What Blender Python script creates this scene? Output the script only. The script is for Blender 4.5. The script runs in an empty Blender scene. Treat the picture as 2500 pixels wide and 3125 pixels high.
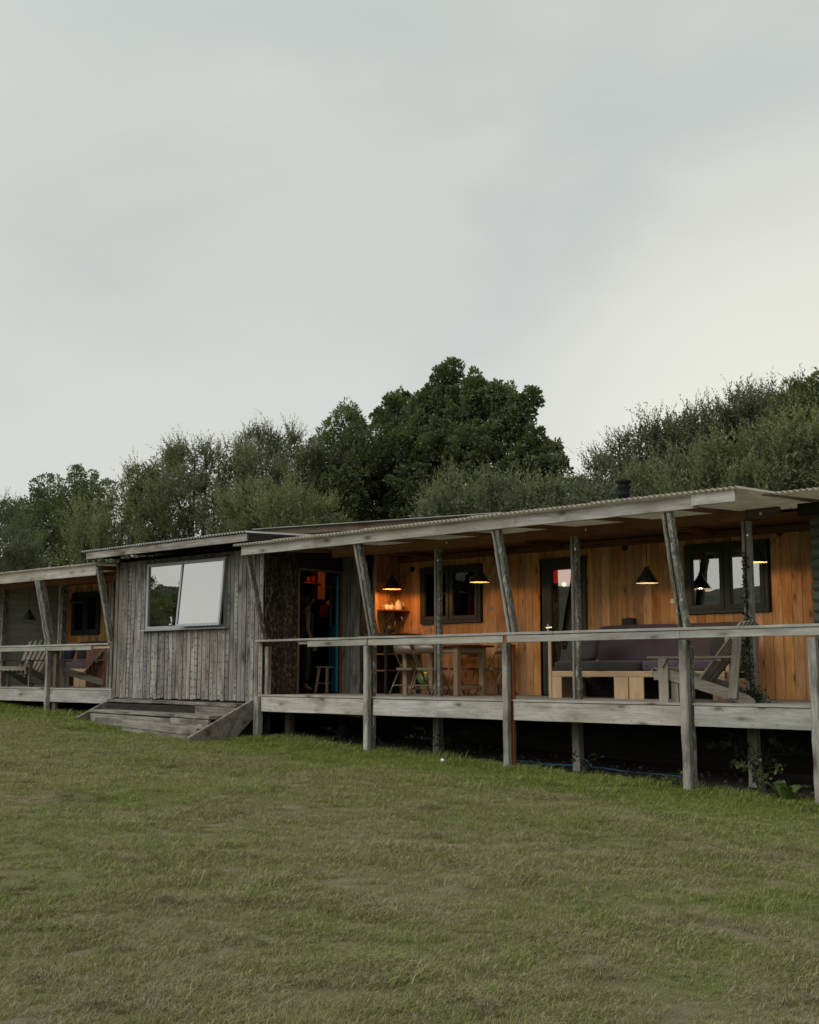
import bpy, math, random
import numpy as np
from mathutils import Vector, Matrix, noise as mnoise

random.seed(11)
rng = np.random.default_rng(5)
scene = bpy.context.scene
COL = scene.collection
R = math.radians

# ------------------------------------------------------------------ camera, sky, sun, exposure
cam_d = bpy.data.cameras.new('camera')
cam = bpy.data.objects.new('camera', cam_d)
COL.objects.link(cam)
cam_d.sensor_fit = 'HORIZONTAL'
cam_d.sensor_width = 36
cam_d.lens = 52.49
cam_d.clip_start = 0.05
cam_d.clip_end = 2000
_az = R(47.94)
cam.location = (0, -13.35, 0.40)
_f = Vector((-math.cos(_az) * math.cos(R(7.56)), math.sin(_az) * math.cos(R(7.56)), math.sin(R(7.56))))
cam.rotation_euler = _f.to_track_quat('-Z', 'Y').to_euler()
scene.camera = cam

world = bpy.data.worlds.new("World")
scene.world = world
world.use_nodes = True
wn = world.node_tree.nodes
wl = world.node_tree.links
wn.clear()


def N(nt, typ, **kw):
    n = nt.nodes.new(typ)
    for k, v in kw.items():
        if k.startswith('_'):
            setattr(n, k[1:], v)
    return n


class G:
    """small node-graph writer"""
    def __init__(s, nt):
        s.nt = nt

    def n(s, typ, props=None, ins=None):
        nd = s.nt.nodes.new(typ)
        for k, v in (props or {}).items():
            setattr(nd, k, v)
        for k, v in (ins or {}).items():
            if hasattr(v, 'is_linked'):
                s.nt.links.new(v, nd.inputs[k])
            else:
                nd.inputs[k].default_value = v
        return nd

    def math(s, op, a, b=0.0, c=None, clamp=False):
        i = {0: a, 1: b}
        if c is not None:
            i[2] = c
        return s.n('ShaderNodeMath', {'operation': op, 'use_clamp': clamp}, i).outputs[0]

    def vmath(s, op, a, b=(0, 0, 0)):
        nd = s.n('ShaderNodeVectorMath', {'operation': op}, {0: a, 1: b})
        return nd.outputs[1] if op in ('DOT_PRODUCT', 'LENGTH') else nd.outputs[0]

    def noise(s, vec, scale=1, detail=4, rough=.55, dist=0):
        return s.n('ShaderNodeTexNoise', {}, {'Vector': vec, 'Scale': scale, 'Detail': detail,
                                               'Roughness': rough, 'Distortion': dist}).outputs[0]

    def ramp(s, fac, stops, interp='LINEAR'):
        nd = s.n('ShaderNodeValToRGB', {}, {0: fac})
        cr = nd.color_ramp
        cr.interpolation = interp
        while len(cr.elements) < len(stops):
            cr.elements.new(.5)
        for e, (p, c) in zip(cr.elements, stops):
            e.position = p
            e.color = (c, c, c, 1) if isinstance(c, (int, float)) else (*c, 1)
        return nd.outputs[0]

    def mix(s, fac, a, b, blend='MIX'):
        nd = s.n('ShaderNodeMix', {'data_type': 'RGBA', 'blend_type': blend})
        for sock, v in ((nd.inputs[0], fac), (nd.inputs[6], a), (nd.inputs[7], b)):
            if hasattr(v, 'is_linked'):
                s.nt.links.new(v, sock)
            elif isinstance(v, (int, float)):
                sock.default_value = v
            else:
                sock.default_value = (*v, 1)
        return nd.outputs[2]

    def map(s, vec, scale=(1, 1, 1), loc=(0, 0, 0)):
        return s.n('ShaderNodeMapping', {}, {'Vector': vec, 'Scale': scale, 'Location': loc}).outputs[0]


SUN_EL, SUN_ROT = 38.0, 200.0            # a veiled sun, high behind the photographer
g = G(world.node_tree)
tc = g.n('ShaderNodeTexCoord').outputs['Generated']
sky = g.n('ShaderNodeTexSky', {'sky_type': 'NISHITA', 'sun_disc': False, 'sun_elevation': R(SUN_EL),
                               'sun_rotation': R(SUN_ROT)}).outputs[0]
sep = g.n('ShaderNodeSeparateXYZ', {}, {0: tc})
elev = g.math('MAXIMUM', sep.outputs[2], 0.0)
base = g.ramp(elev, [(0.0, (.705, .70, .67)), (.14, (.665, .67, .645)), (.32, (.62, .63, .61)),
                     (.55, (.60, .625, .605)), (1.0, (.62, .635, .62))])
# warm brightening low in the north-north-west (right of the picture)
warm = g.math('MULTIPLY', g.ramp(g.vmath('DOT_PRODUCT', tc, (-.36, .915, .17)), [(.955, 0.), (1.0, 1.)], 'EASE'), 1.0)
base = g.mix(warm, base, g.mix(1.0, base, (1.23, 1.21, 1.12), 'MULTIPLY'))
# cloud banks: streaks lying flat, slightly tilted
cv = g.map(tc, (1.5, 1.5, 3.6), (.3, .1, 0))
c1 = g.noise(cv, 1.3, 6, .5, .4)
c2 = g.noise(g.map(tc, (2.2, 2.2, 5.5), (4, 2, 1)), 1.2, 5, .5, .6)
lum = g.math('ADD', g.ramp(c1, [(.34, .955), (.66, 1.045)], 'EASE'),
             g.math('MULTIPLY', g.math('SUBTRACT', c2, .5), .16))
bluish = g.ramp(c1, [(.36, 1.), (.58, 0.)], 'EASE')
base = g.mix(1.0, base, g.n('ShaderNodeCombineColor', {}, {0: lum, 1: lum, 2: lum}).outputs[0], 'MULTIPLY')
base = g.mix(g.math('MULTIPLY', bluish, .75), base, g.mix(1.0, base, (.93, .975, .995), 'MULTIPLY'))
# the cloud cover thins out round the veiled sun
veil = g.ramp(g.vmath('DOT_PRODUCT', tc, (-.27, -.74, .62)), [(.0, 1.), (1.0, 1.5)], 'EASE')
base = g.mix(1.0, base, g.n('ShaderNodeCombineColor', {}, {0: veil, 1: veil, 2: veil}).outputs[0], 'MULTIPLY')
base = g.mix(1.0, base, (6.12, 6.06, 5.86), 'MULTIPLY')
skymix = g.mix(.93, sky, base)
bg = g.n('ShaderNodeBackground', {}, {'Color': skymix, 'Strength': 0.15})
out = g.n('ShaderNodeOutputWorld', {}, {'Surface': bg.outputs[0]})

sd = bpy.data.lights.new('sun', 'SUN')
sd.energy = 1.5
sd.angle = R(50)
sd.color = (1.0, .965, .92)
sun = bpy.data.objects.new('sun', sd)
COL.objects.link(sun)
_sv = Vector((math.sin(R(SUN_ROT)) * math.cos(R(SUN_EL)), math.cos(R(SUN_ROT)) * math.cos(R(SUN_EL)), math.sin(R(SUN_EL))))
sun.rotation_euler = _sv.to_track_quat('Z', 'Y').to_euler()
sun.location = (0, -20, 20)

scene.view_settings.view_transform = 'Standard'
scene.view_settings.look = 'None'
scene.view_settings.gamma = 1
scene.view_settings.use_curve_mapping = False
scene.view_settings.exposure = 0.18
scene.render.engine = 'CYCLES'
scene.cycles.use_denoising = True
scene.cycles.max_bounces = 8
scene.cycles.diffuse_bounces = 4
scene.cycles.transparent_max_bounces = 12
scene.cycles.sample_clamp_indirect = 4
scene.cycles.caustics_reflective = False
scene.cycles.caustics_refractive = False


# ------------------------------------------------------------------ materials
def newmat(name):
    m = bpy.data.materials.new(name)
    m.use_nodes = True
    m.node_tree.nodes.clear()
    return m, G(m.node_tree)


def finish(g, color, rough=.8, bump=None, bstr=.3, bdist=.01, metal=0, spec=.3, extra=None):
    ins = {'Base Color': color, 'Roughness': rough, 'Metallic': metal, 'Specular IOR Level': spec}
    ins.update(extra or {})
    if isinstance(color, tuple):
        ins['Base Color'] = (*color, 1)
    p = g.n('ShaderNodeBsdfPrincipled', {}, ins)
    if bump is not None:
        b = g.n('ShaderNodeBump', {}, {'Height': bump, 'Strength': bstr, 'Distance': bdist})
        g.nt.links.new(b.outputs[0], p.inputs['Normal'])
    g.n('ShaderNodeOutputMaterial', {}, {0: p.outputs[0]})
    return p


def wood(name, c1, c2, dark, knots=0.0, darkamt=.5, var=.25, bstr=.4, rough=.85, knotcol=(.08, .04, .02),
         lichen=0.0, lichcol=(.45, .46, .40), red=None, redamt=0.0, gs=26, satvar=0.0):
    m, g = newmat(name)
    co = g.n('ShaderNodeTexCoord').outputs['Object']
    rnd = g.n('ShaderNodeObjectInfo').outputs['Random']
    off = g.n('ShaderNodeCombineXYZ', {}, {0: g.math('MULTIPLY', rnd, 83.), 1: g.math('MULTIPLY', rnd, 47.), 2: g.math('MULTIPLY', rnd, 19.)}).outputs[0]
    v = g.vmath('ADD', co, off)
    warp = g.noise(g.map(v, (1.1, 5, 5)), 1, 2, .5)
    vw = g.vmath('ADD', v, g.n('ShaderNodeCombineXYZ', {}, {0: 0., 1: g.math('MULTIPLY', warp, .06), 2: g.math('MULTIPLY', warp, .05)}).outputs[0])
    grain = g.noise(g.map(vw, (1.6, gs, gs)), 1, 6, .6, .3)
    fine = g.noise(g.map(v, (5, 110, 110)), 1, 3, .6)
    blot = g.noise(g.map(v, (1.3, 4, 4)), 1, 5, .62, .4)
    col = g.mix(g.ramp(grain, [(.32, 0.), (.68, 1.)]), c1, c2)
    col = g.mix(g.math('MULTIPLY', g.ramp(blot, [(.47, 0.), (.72, 1.)]), darkamt), col, dark)
    col = g.mix(g.math('MULTIPLY', g.ramp(fine, [(.5, 0.), (.72, 1.)]), .4), col, dark)
    if knots:
        vo = g.n('ShaderNodeTexVoronoi', {'feature': 'F1'}, {'Vector': g.map(vw, (1.9, 5.2, 5.2)), 'Scale': knots})
        sel = g.math('GREATER_THAN', g.n('ShaderNodeSeparateColor', {}, {0: vo.outputs['Color']}).outputs[0], .30)
        k = g.math('MULTIPLY', g.ramp(vo.outputs['Distance'], [(.07, 1.), (.19, 0.)], 'EASE'), sel)
        halo = g.math('MULTIPLY', g.ramp(vo.outputs['Distance'], [(.1, .45), (.38, 0.)], 'EASE'), sel)
        col = g.mix(halo, col, dark)
        col = g.mix(g.math('MULTIPLY', k, .85), col, knotcol)
    if redamt:
        rr = g.noise(g.map(v, (.8, 2.5, 2.5), (7, 3, 1)), 1, 3, .5)
        col = g.mix(g.math('MULTIPLY', g.ramp(rr, [(.5, 0.), (.68, 1.)]), redamt), col, red)
    if lichen:
        li = g.noise(g.map(v, (7, 14, 14), (2, 9, 4)), 1, 8, .8, 1.6)
        col = g.mix(g.ramp(li, [(.60 - .1 * lichen, 0.), (.68 - .1 * lichen, min(1, .4 + lichen * .5))]), col, lichcol)
    rv = g.math('ADD', g.math('MULTIPLY', rnd, 2 * var), 1 - var)
    rs = g.math('ADD', g.math('MULTIPLY', g.math('FRACT', g.math('MULTIPLY', rnd, 7.13)), 2 * satvar), 1 - satvar)
    col = g.n('ShaderNodeHueSaturation', {}, {'Color': col, 'Value': rv, 'Saturation': rs}).outputs[0]
    h = g.math('ADD', g.math('MULTIPLY', grain, .7), g.math('MULTIPLY', fine, .4))
    finish(g, col, rough, h, bstr, .006, spec=.2)
    return m


def plain(name, c, rough=.6, metal=0, nscale=30, namt=.25, bstr=.1, spec=.4):
    m, g = newmat(name)
    co = g.n('ShaderNodeTexCoord').outputs['Object']
    nz = g.noise(co, nscale, 5, .6)
    big = g.noise(co, nscale * .12, 3, .6)
    col = g.mix(g.math('MULTIPLY', g.ramp(nz, [(.35, 0.), (.7, 1.)]), namt), c, tuple(x * .55 for x in c))
    col = g.mix(g.math('MULTIPLY', g.ramp(big, [(.4, 0.), (.7, 1.)]), namt), col, tuple(min(1, x * 1.3 + .01) for x in c))
    finish(g, col, rough, nz, bstr, .003, metal, spec)
    return m


M = {}
M['silver'] = wood('weathered_silver_wood', (.425, .41, .37), (.28, .268, .238), (.105, .095, .076), knots=1.15, darkamt=.75, var=.12,
                   knotcol=(.07, .06, .05), satvar=.3, bstr=.7, red=(.25, .22, .17), redamt=.5)
M['rail'] = wood('weathered_rail_wood', (.36, .355, .315), (.25, .245, .215), (.11, .105, .085), knots=1.0, darkamt=.65, var=.1, satvar=.3, bstr=.7, red=(.22, .19, .14), redamt=.4)
M['post'] = wood('rough_post_wood', (.39, .372, .33), (.20, .188, .16), (.04, .034, .026), knots=.8, darkamt=.95, var=.12, bstr=1.3, lichen=.35,
                 lichcol=(.42, .42, .39), red=(.17, .13, .09), redamt=.55)
M['bark'] = wood('mossy_bark_post', (.20, .185, .155), (.085, .078, .062), (.02, .019, .015), darkamt=.8, var=.15, bstr=1., lichen=.9,
                 lichcol=(.40, .40, .35), gs=14)
M['shed'] = wood('weathered_shed_board', (.34, .325, .295), (.15, .14, .122), (.035, .031, .026), knots=.9, darkamt=.85, var=.30, bstr=1.2,
                 red=(.17, .115, .08), redamt=.3, satvar=.45, knotcol=(.035, .03, .025))
M['dark'] = wood('dark_wood_and_shade', (.04, .034, .028), (.022, .019, .016), (.008, .007, .006), var=.3, darkamt=.6)  # dark timber; its near-black tone also stands in for unlit rooms
M['lichen'] = wood('dark_lichen_board', (.035, .03, .026), (.018, .016, .014), (.006, .006, .005), var=.3, darkamt=.6, lichen=.85,
                   lichcol=(.20, .185, .15), gs=12)
M['cedar'] = wood('cedar_cladding', (.63, .36, .165), (.49, .255, .10), (.20, .085, .03), knots=1.5, darkamt=.7, var=.24, bstr=.18,
                  rough=.65, knotcol=(.13, .045, .018), satvar=.12, gs=20)
M['ceil'] = wood('brown_ceiling_board', (.24, .12, .055), (.16, .08, .036), (.06, .03, .015), knots=.8, var=.25, bstr=.2, rough=.7)
M['brown'] = wood('brown_board', (.17, .12, .085), (.10, .07, .05), (.04, .027, .02), knots=.7, var=.3, bstr=.5)
M['redwood'] = wood('red_brown_board', (.26, .10, .05), (.18, .062, .03), (.07, .025, .013), knots=.8, var=.2, bstr=.3, rough=.6)
M['darkred'] = wood('dark_red_board', (.15, .06, .035), (.10, .04, .022), (.05, .02, .012), knots=.8, var=.2, bstr=.3, rough=.6)
M['pine'] = wood('pale_pine', (.60, .44, .28), (.50, .34, .20), (.32, .18, .09), knots=1.0, darkamt=.3, var=.12, bstr=.15, rough=.7,
                 knotcol=(.2, .09, .04))
M['tablewood'] = wood('table_leg_wood', (.42, .31, .20), (.32, .22, .13), (.18, .11, .06), knots=.6, darkamt=.35, var=.1, bstr=.15)
M['tabletop'] = wood('dark_red_table_top', (.10, .035, .022), (.07, .024, .016), (.03, .012, .01), var=.1, bstr=.1, rough=.45)
M['greenwall'] = wood('lightened_green_board', (.46, .49, .43), (.38, .41, .36), (.25, .27, .24), var=.1, bstr=.12, darkamt=.3, rough=.6)  # green boards lightened in colour to offset the dimness under the left roof
M['step'] = wood('weathered_step_board', (.27, .25, .215), (.13, .118, .098), (.035, .031, .026), knots=.8, darkamt=.8, var=.25, bstr=.8,
                 lichen=.35, lichcol=(.36, .35, .30))
M['green'] = wood('green_painted_board', (.125, .145, .12), (.10, .12, .10), (.07, .085, .07), var=.1, bstr=.12, darkamt=.3, rough=.6)
M['adiron'] = wood('weathered_chair_wood', (.30, .275, .225), (.19, .17, .135), (.06, .052, .04), knots=.5, darkamt=.5, var=.13, bstr=.5)
M['door'] = wood('blue_painted_door', (.022, .18, .27), (.018, .15, .22), (.012, .08, .12), var=.05, bstr=.12, rough=.5, darkamt=.4)
M['bricks'] = plain('orange_brick', (.19, .06, .03), .9, nscale=45, namt=.9, bstr=.5)
M['frame'] = plain('dark_green_frame_paint', (.022, .027, .022), .5)
M['alu'] = plain('grey_aluminium', (.30, .315, .33), .45, .3)
M['black'] = plain('matt_black', (.012, .012, .012), .55)
M['shade'] = plain('dark_green_enamel', (.012, .018, .014), .3, spec=.6)
M['enamel'] = plain('cream_enamel', (.80, .74, .62), .25, namt=.08)
M['white'] = plain('white_plastic', (.75, .75, .72), .5, namt=.1)
M['chairmetal'] = plain('beige_metal', (.19, .15, .105), .38, .35, namt=.15, spec=.6)
M['limegreen'] = plain('green_enamel', (.12, .19, .05), .25, namt=.1, spec=.6)
M['bucket'] = plain('dark_green_plastic', (.01, .06, .025), .4)
M['chrome'] = plain('chrome', (.6, .6, .6), .2, 1, namt=.1)
M['splash'] = plain('ochre_panel', (.30, .19, .05), .6)
M['flue'] = plain('black_flue_paint', (.01, .011, .012), .8, spec=.1)
M['blue'] = plain('blue_pipe', (.015, .11, .18), .4)
M['grill'] = plain('black_grill', (.01, .01, .01), .6)


def fabric(name, c, var=.1):
    m, g = newmat(name)
    co = g.n('ShaderNodeTexCoord').outputs['Object']
    nz = g.noise(co, 180, 3, .6)
    bigv = g.noise(co, 4, 4, .6)
    col = g.mix(g.ramp(bigv, [(.3, 0.), (.7, 1.)]), c, tuple(x * .72 for x in c))
    col = g.mix(g.math('MULTIPLY', nz, .3), col, tuple(x * .6 for x in c))
    finish(g, col, .95, g.math('ADD', g.math('MULTIPLY', nz, .25), bigv), .35, .01, spec=.1,
           extra={'Sheen Weight': .2})
    return m


M['purple'] = fabric('plum_grey_fabric', (.105, .082, .105))
M['plum'] = fabric('brown_plum_fabric', (.13, .098, .092))
M['charcoal'] = fabric('charcoal_fabric', (.055, .05, .048))
M['greyfab'] = fabric('grey_fabric', (.075, .07, .07))
M['bluefab'] = fabric('blue_cloth', (.012, .035, .09))
M['lilac'] = fabric('lilac_cloth', (.07, .065, .13))
M['redfab'] = fabric('dark_red_cloth', (.20, .018, .018))
M['skin'] = plain('skin', (.30, .15, .09), .6, namt=.1)
M['hair'] = plain('dark_hair', (.02, .013, .009), .6, nscale=80, namt=.5)


def glass(name, refl, tint=(.55, .58, .58), rough=.0, fk=.6):
    m, g = newmat(name)
    co = g.n('ShaderNodeTexCoord').outputs['Object']
    nz = g.noise(co, 1.6, 2, .5)
    bmp = g.n('ShaderNodeBump', {}, {'Height': nz, 'Strength': .03, 'Distance': .03}).outputs[0]
    tr = g.n('ShaderNodeBsdfTransparent', {}, {0: (*tint, 1)}).outputs[0]
    gl = g.n('ShaderNodeBsdfGlossy', {}, {'Color': (.95, .94, .93, 1), 'Roughness': rough, 'Normal': bmp}).outputs[0]
    lw = g.n('ShaderNodeFresnel', {}, {'IOR': 1.5}).outputs[0]
    front = g.math('SUBTRACT', 1.0, g.n('ShaderNodeNewGeometry').outputs['Backfacing'])
    fac = g.math('MULTIPLY', g.math('ADD', g.math('MULTIPLY', lw, fk), refl, clamp=True), front)
    mx = g.n('ShaderNodeMixShader', {}, {0: fac, 1: tr, 2: gl}).outputs[0]
    g.n('ShaderNodeOutputMaterial', {}, {0: mx})
    return m


M['coated_glass'] = glass('coated_glass', .44, (.35, .36, .35))
M['glass'] = glass('window_glass', .36, (.6, .62, .62))
M['clear_glass'] = glass('clear_glass', .008, (.7, .7, .7), fk=.2)


def leafmat(name, c1, c2, back, trans=.35):
    m, g = newmat(name)
    t = g.n('ShaderNodeAttribute', {'attribute_name': 'tint'}).outputs['Fac']
    col = g.mix(t, c1, c2)
    ge = g.n('ShaderNodeNewGeometry').outputs['Backfacing']
    col = g.mix(g.math('MULTIPLY', ge, .7), col, back)
    d = g.n('ShaderNodeBsdfPrincipled', {}, {'Base Color': col, 'Roughness': .55, 'Specular IOR Level': .25}).outputs[0]
    tr = g.n('ShaderNodeBsdfTranslucent', {}, {0: g.mix(1.0, col, (1.1, 1.2, .5), 'MULTIPLY')}).outputs[0]
    mx = g.n('ShaderNodeMixShader', {}, {0: trans, 1: d, 2: tr}).outputs[0]
    g.n('ShaderNodeOutputMaterial', {}, {0: mx})
    return m


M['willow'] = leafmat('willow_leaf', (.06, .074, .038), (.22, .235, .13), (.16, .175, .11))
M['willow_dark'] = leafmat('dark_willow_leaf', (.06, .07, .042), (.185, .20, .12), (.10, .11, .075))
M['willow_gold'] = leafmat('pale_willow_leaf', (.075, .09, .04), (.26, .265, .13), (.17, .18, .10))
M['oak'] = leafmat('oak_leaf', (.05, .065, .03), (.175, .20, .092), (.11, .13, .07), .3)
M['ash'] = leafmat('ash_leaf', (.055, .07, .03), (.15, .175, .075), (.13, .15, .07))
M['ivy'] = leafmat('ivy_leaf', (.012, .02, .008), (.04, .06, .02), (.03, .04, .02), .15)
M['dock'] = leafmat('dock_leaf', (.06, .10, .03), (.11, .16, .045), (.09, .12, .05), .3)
M['branch'] = wood('tree_bark', (.10, .09, .07), (.06, .052, .04), (.03, .025, .02), var=.2, bstr=1., gs=8)


def patch_nodes(g, pos):
    """lush / dry pattern of the lawn, by where it stands on the ground"""
    p = g.map(pos, (1, 1, 0))
    a = g.noise(p, .45, 4, .6, .3)
    b = g.noise(g.map(p, (1, 1, 1), (31, 7, 0)), 1.6, 4, .65, .5)
    c = g.noise(g.map(p, (1, 1, 1), (3, 57, 0)), 6., 3, .6)
    y = g.n('ShaderNodeSeparateXYZ', {}, {0: pos}).outputs[1]
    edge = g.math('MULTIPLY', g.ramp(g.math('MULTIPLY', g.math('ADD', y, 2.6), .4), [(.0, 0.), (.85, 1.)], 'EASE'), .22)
    dry = g.math('ADD', g.math('MULTIPLY', a, .45), g.math('ADD', g.math('MULTIPLY', b, .45), g.math('MULTIPLY', c, .30)))
    near = g.math('MULTIPLY', g.ramp(g.math('MULTIPLY', y, -.1), [(.45, 0.), (.95, 1.)]), .035)
    return g.math('SUBTRACT', g.math('ADD', dry, near), g.math('ADD', edge, .05))


def grassmat():
    m, g = newmat('grass_blade')
    t = g.n('ShaderNodeAttribute', {'attribute_name': 'tint', 'attribute_type': 'GEOMETRY'}).outputs['Fac']
    pos = g.n('ShaderNodeNewGeometry').outputs['Position']
    dry = patch_nodes(g, pos)
    green = g.mix(t, (.12, .16, .034), (.265, .30, .085))
    straw = g.mix(t, (.16, .14, .075), (.40, .35, .22))
    f = g.ramp(g.math('ADD', dry, g.math('MULTIPLY', g.math('SUBTRACT', g.math('FRACT', g.math('MULTIPLY', t, 17.3)), .5), .34)),
               [(.46, 0.), (.60, 1.)])
    col = g.mix(f, green, straw)
    d = g.n('ShaderNodeBsdfPrincipled', {}, {'Base Color': col, 'Roughness': .6, 'Specular IOR Level': .2}).outputs[0]
    tr = g.n('ShaderNodeBsdfTranslucent', {}, {0: g.mix(1.0, col, (1., 1.1, .6), 'MULTIPLY')}).outputs[0]
    mx = g.n('ShaderNodeMixShader', {}, {0: .3, 1: d, 2: tr}).outputs[0]
    g.n('ShaderNodeOutputMaterial', {}, {0: mx})
    return m


M['grass'] = grassmat()


def thatchmat():
    m, g = newmat('dead_grass')
    t = g.n('ShaderNodeAttribute', {'attribute_name': 'tint'}).outputs['Fac']
    finish(g, g.mix(t, (.08, .07, .038), (.34, .30, .18)), .8, spec=.1)
    return m


M['thatch'] = thatchmat()


def groundmat():
    m, g = newmat('lawn_ground')
    pos = g.n('ShaderNodeNewGeometry').outputs['Position']
    dry = patch_nodes(g, pos)
    fine = g.noise(g.map(pos, (1, 1, 0)), 60, 5, .7)
    green = g.mix(fine, (.05, .075, .018), (.15, .185, .048))
    straw = g.mix(fine, (.10, .085, .055), (.27, .225, .15))
    col = g.mix(g.ramp(dry, [(.42, 0.), (.66, 1.)]), green, straw)
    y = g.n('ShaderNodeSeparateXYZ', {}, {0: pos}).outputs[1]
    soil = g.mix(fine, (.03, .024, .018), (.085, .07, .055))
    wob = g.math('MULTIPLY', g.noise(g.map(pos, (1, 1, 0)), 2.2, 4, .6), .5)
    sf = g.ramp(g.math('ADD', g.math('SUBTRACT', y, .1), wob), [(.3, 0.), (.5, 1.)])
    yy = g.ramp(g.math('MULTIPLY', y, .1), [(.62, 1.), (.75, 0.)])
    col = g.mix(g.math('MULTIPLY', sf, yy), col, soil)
    far = g.ramp(g.math('MULTIPLY', y, -.01), [(.5, 0.), (.62, 1.)])
    wd = g.noise(g.map(pos, (.05, .05, .2)), 1, 5, .7)
    col = g.mix(far, col, g.mix(g.ramp(wd, [(.4, 0.), (.6, 1.)]), (.012, .016, .009), (.04, .048, .024)))
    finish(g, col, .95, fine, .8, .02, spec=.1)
    return m


M['ground'] = groundmat()


def sheetmat():
    m, g = newmat('cream_translucent_sheet')
    co = g.n('ShaderNodeTexCoord').outputs['Object']
    nz = g.noise(co, 3, 6, .7)
    fine = g.noise(co, 40, 4, .7)
    col = g.mix(g.ramp(nz, [(.35, 0.), (.75, 1.)]), (.62, .59, .49), (.42, .40, .33))
    col = g.mix(g.ramp(fine, [(.6, 0.), (.75, .5)]), col, (.14, .14, .10))
    d = g.n('ShaderNodeBsdfPrincipled', {}, {'Base Color': col, 'Roughness': .6}).outputs[0]
    tr = g.n('ShaderNodeBsdfTranslucent', {}, {0: col}).outputs[0]
    mx = g.n('ShaderNodeMixShader', {}, {0: .55, 1: d, 2: tr}).outputs[0]
    g.n('ShaderNodeOutputMaterial', {}, {0: mx})
    return m


M['sheet'] = sheetmat()
M['steelroof'] = plain('dull_steel_roofing', (.24, .25, .235), .6, .2, nscale=14, namt=.6)


def emit(name, c, s):
    m, g = newmat(name)
    e = g.n('ShaderNodeEmission', {}, {0: (*c, 1), 1: s}).outputs[0]
    g.n('ShaderNodeOutputMaterial', {}, {0: e})
    return m


M['bulb'] = emit('warm_bulb', (1., .62, .30), 4)
M['shadein'] = plain('cream_inside_shade', (.32, .27, .20), .6, namt=.05)

# ------------------------------------------------------------------ object helpers
ORIG = {}


def link(name, mesh, parent=None, loc=(0, 0, 0), mat=None, rot=None):
    o = bpy.data.objects.new(name, mesh)
    COL.objects.link(o)
    if parent is not None:
        o.parent = parent
        loc = Vector(loc) - ORIG.get(parent.name, Vector((0, 0, 0)))
    o.location = loc
    if rot is not None:
        o.rotation_euler = rot
    if mat is not None and mesh is not None and len(mesh.materials) == 0:
        mesh.materials.append(mat)
    return o


def thing(name, label, cat, loc=(0, 0, 0), group=None, world_children=False, rotz=0):
    o = bpy.data.objects.new(name, None)
    COL.objects.link(o)
    o.empty_display_size = .1
    o.location = loc
    o.rotation_euler = (0, 0, rotz)
    if world_children:
        ORIG[o.name] = Vector(loc)
    o['label'] = label
    o['category'] = cat
    if group:
        o['group'] = group
    return o


def tag(o, label, cat, group=None):
    o['label'] = label
    o['category'] = cat
    if group:
        o['group'] = group
    return o


def copy_tree(o, parent=None):
    c = o.copy()
    COL.objects.link(c)
    if parent is not None:
        c.parent = parent
    for ch in [x for x in bpy.data.objects if x.parent == o and x != c]:
        copy_tree(ch, c)
    return c


def mesh_from(name, verts, faces, mat=None, smooth=False):
    me = bpy.data.meshes.new(name)
    me.from_pydata([tuple(v) for v in verts], [], faces)
    if smooth:
        me.polygons.foreach_set('use_smooth', [True] * len(me.polygons))
    me.update()
    if mat:
        me.materials.append(mat)
    return me


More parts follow.
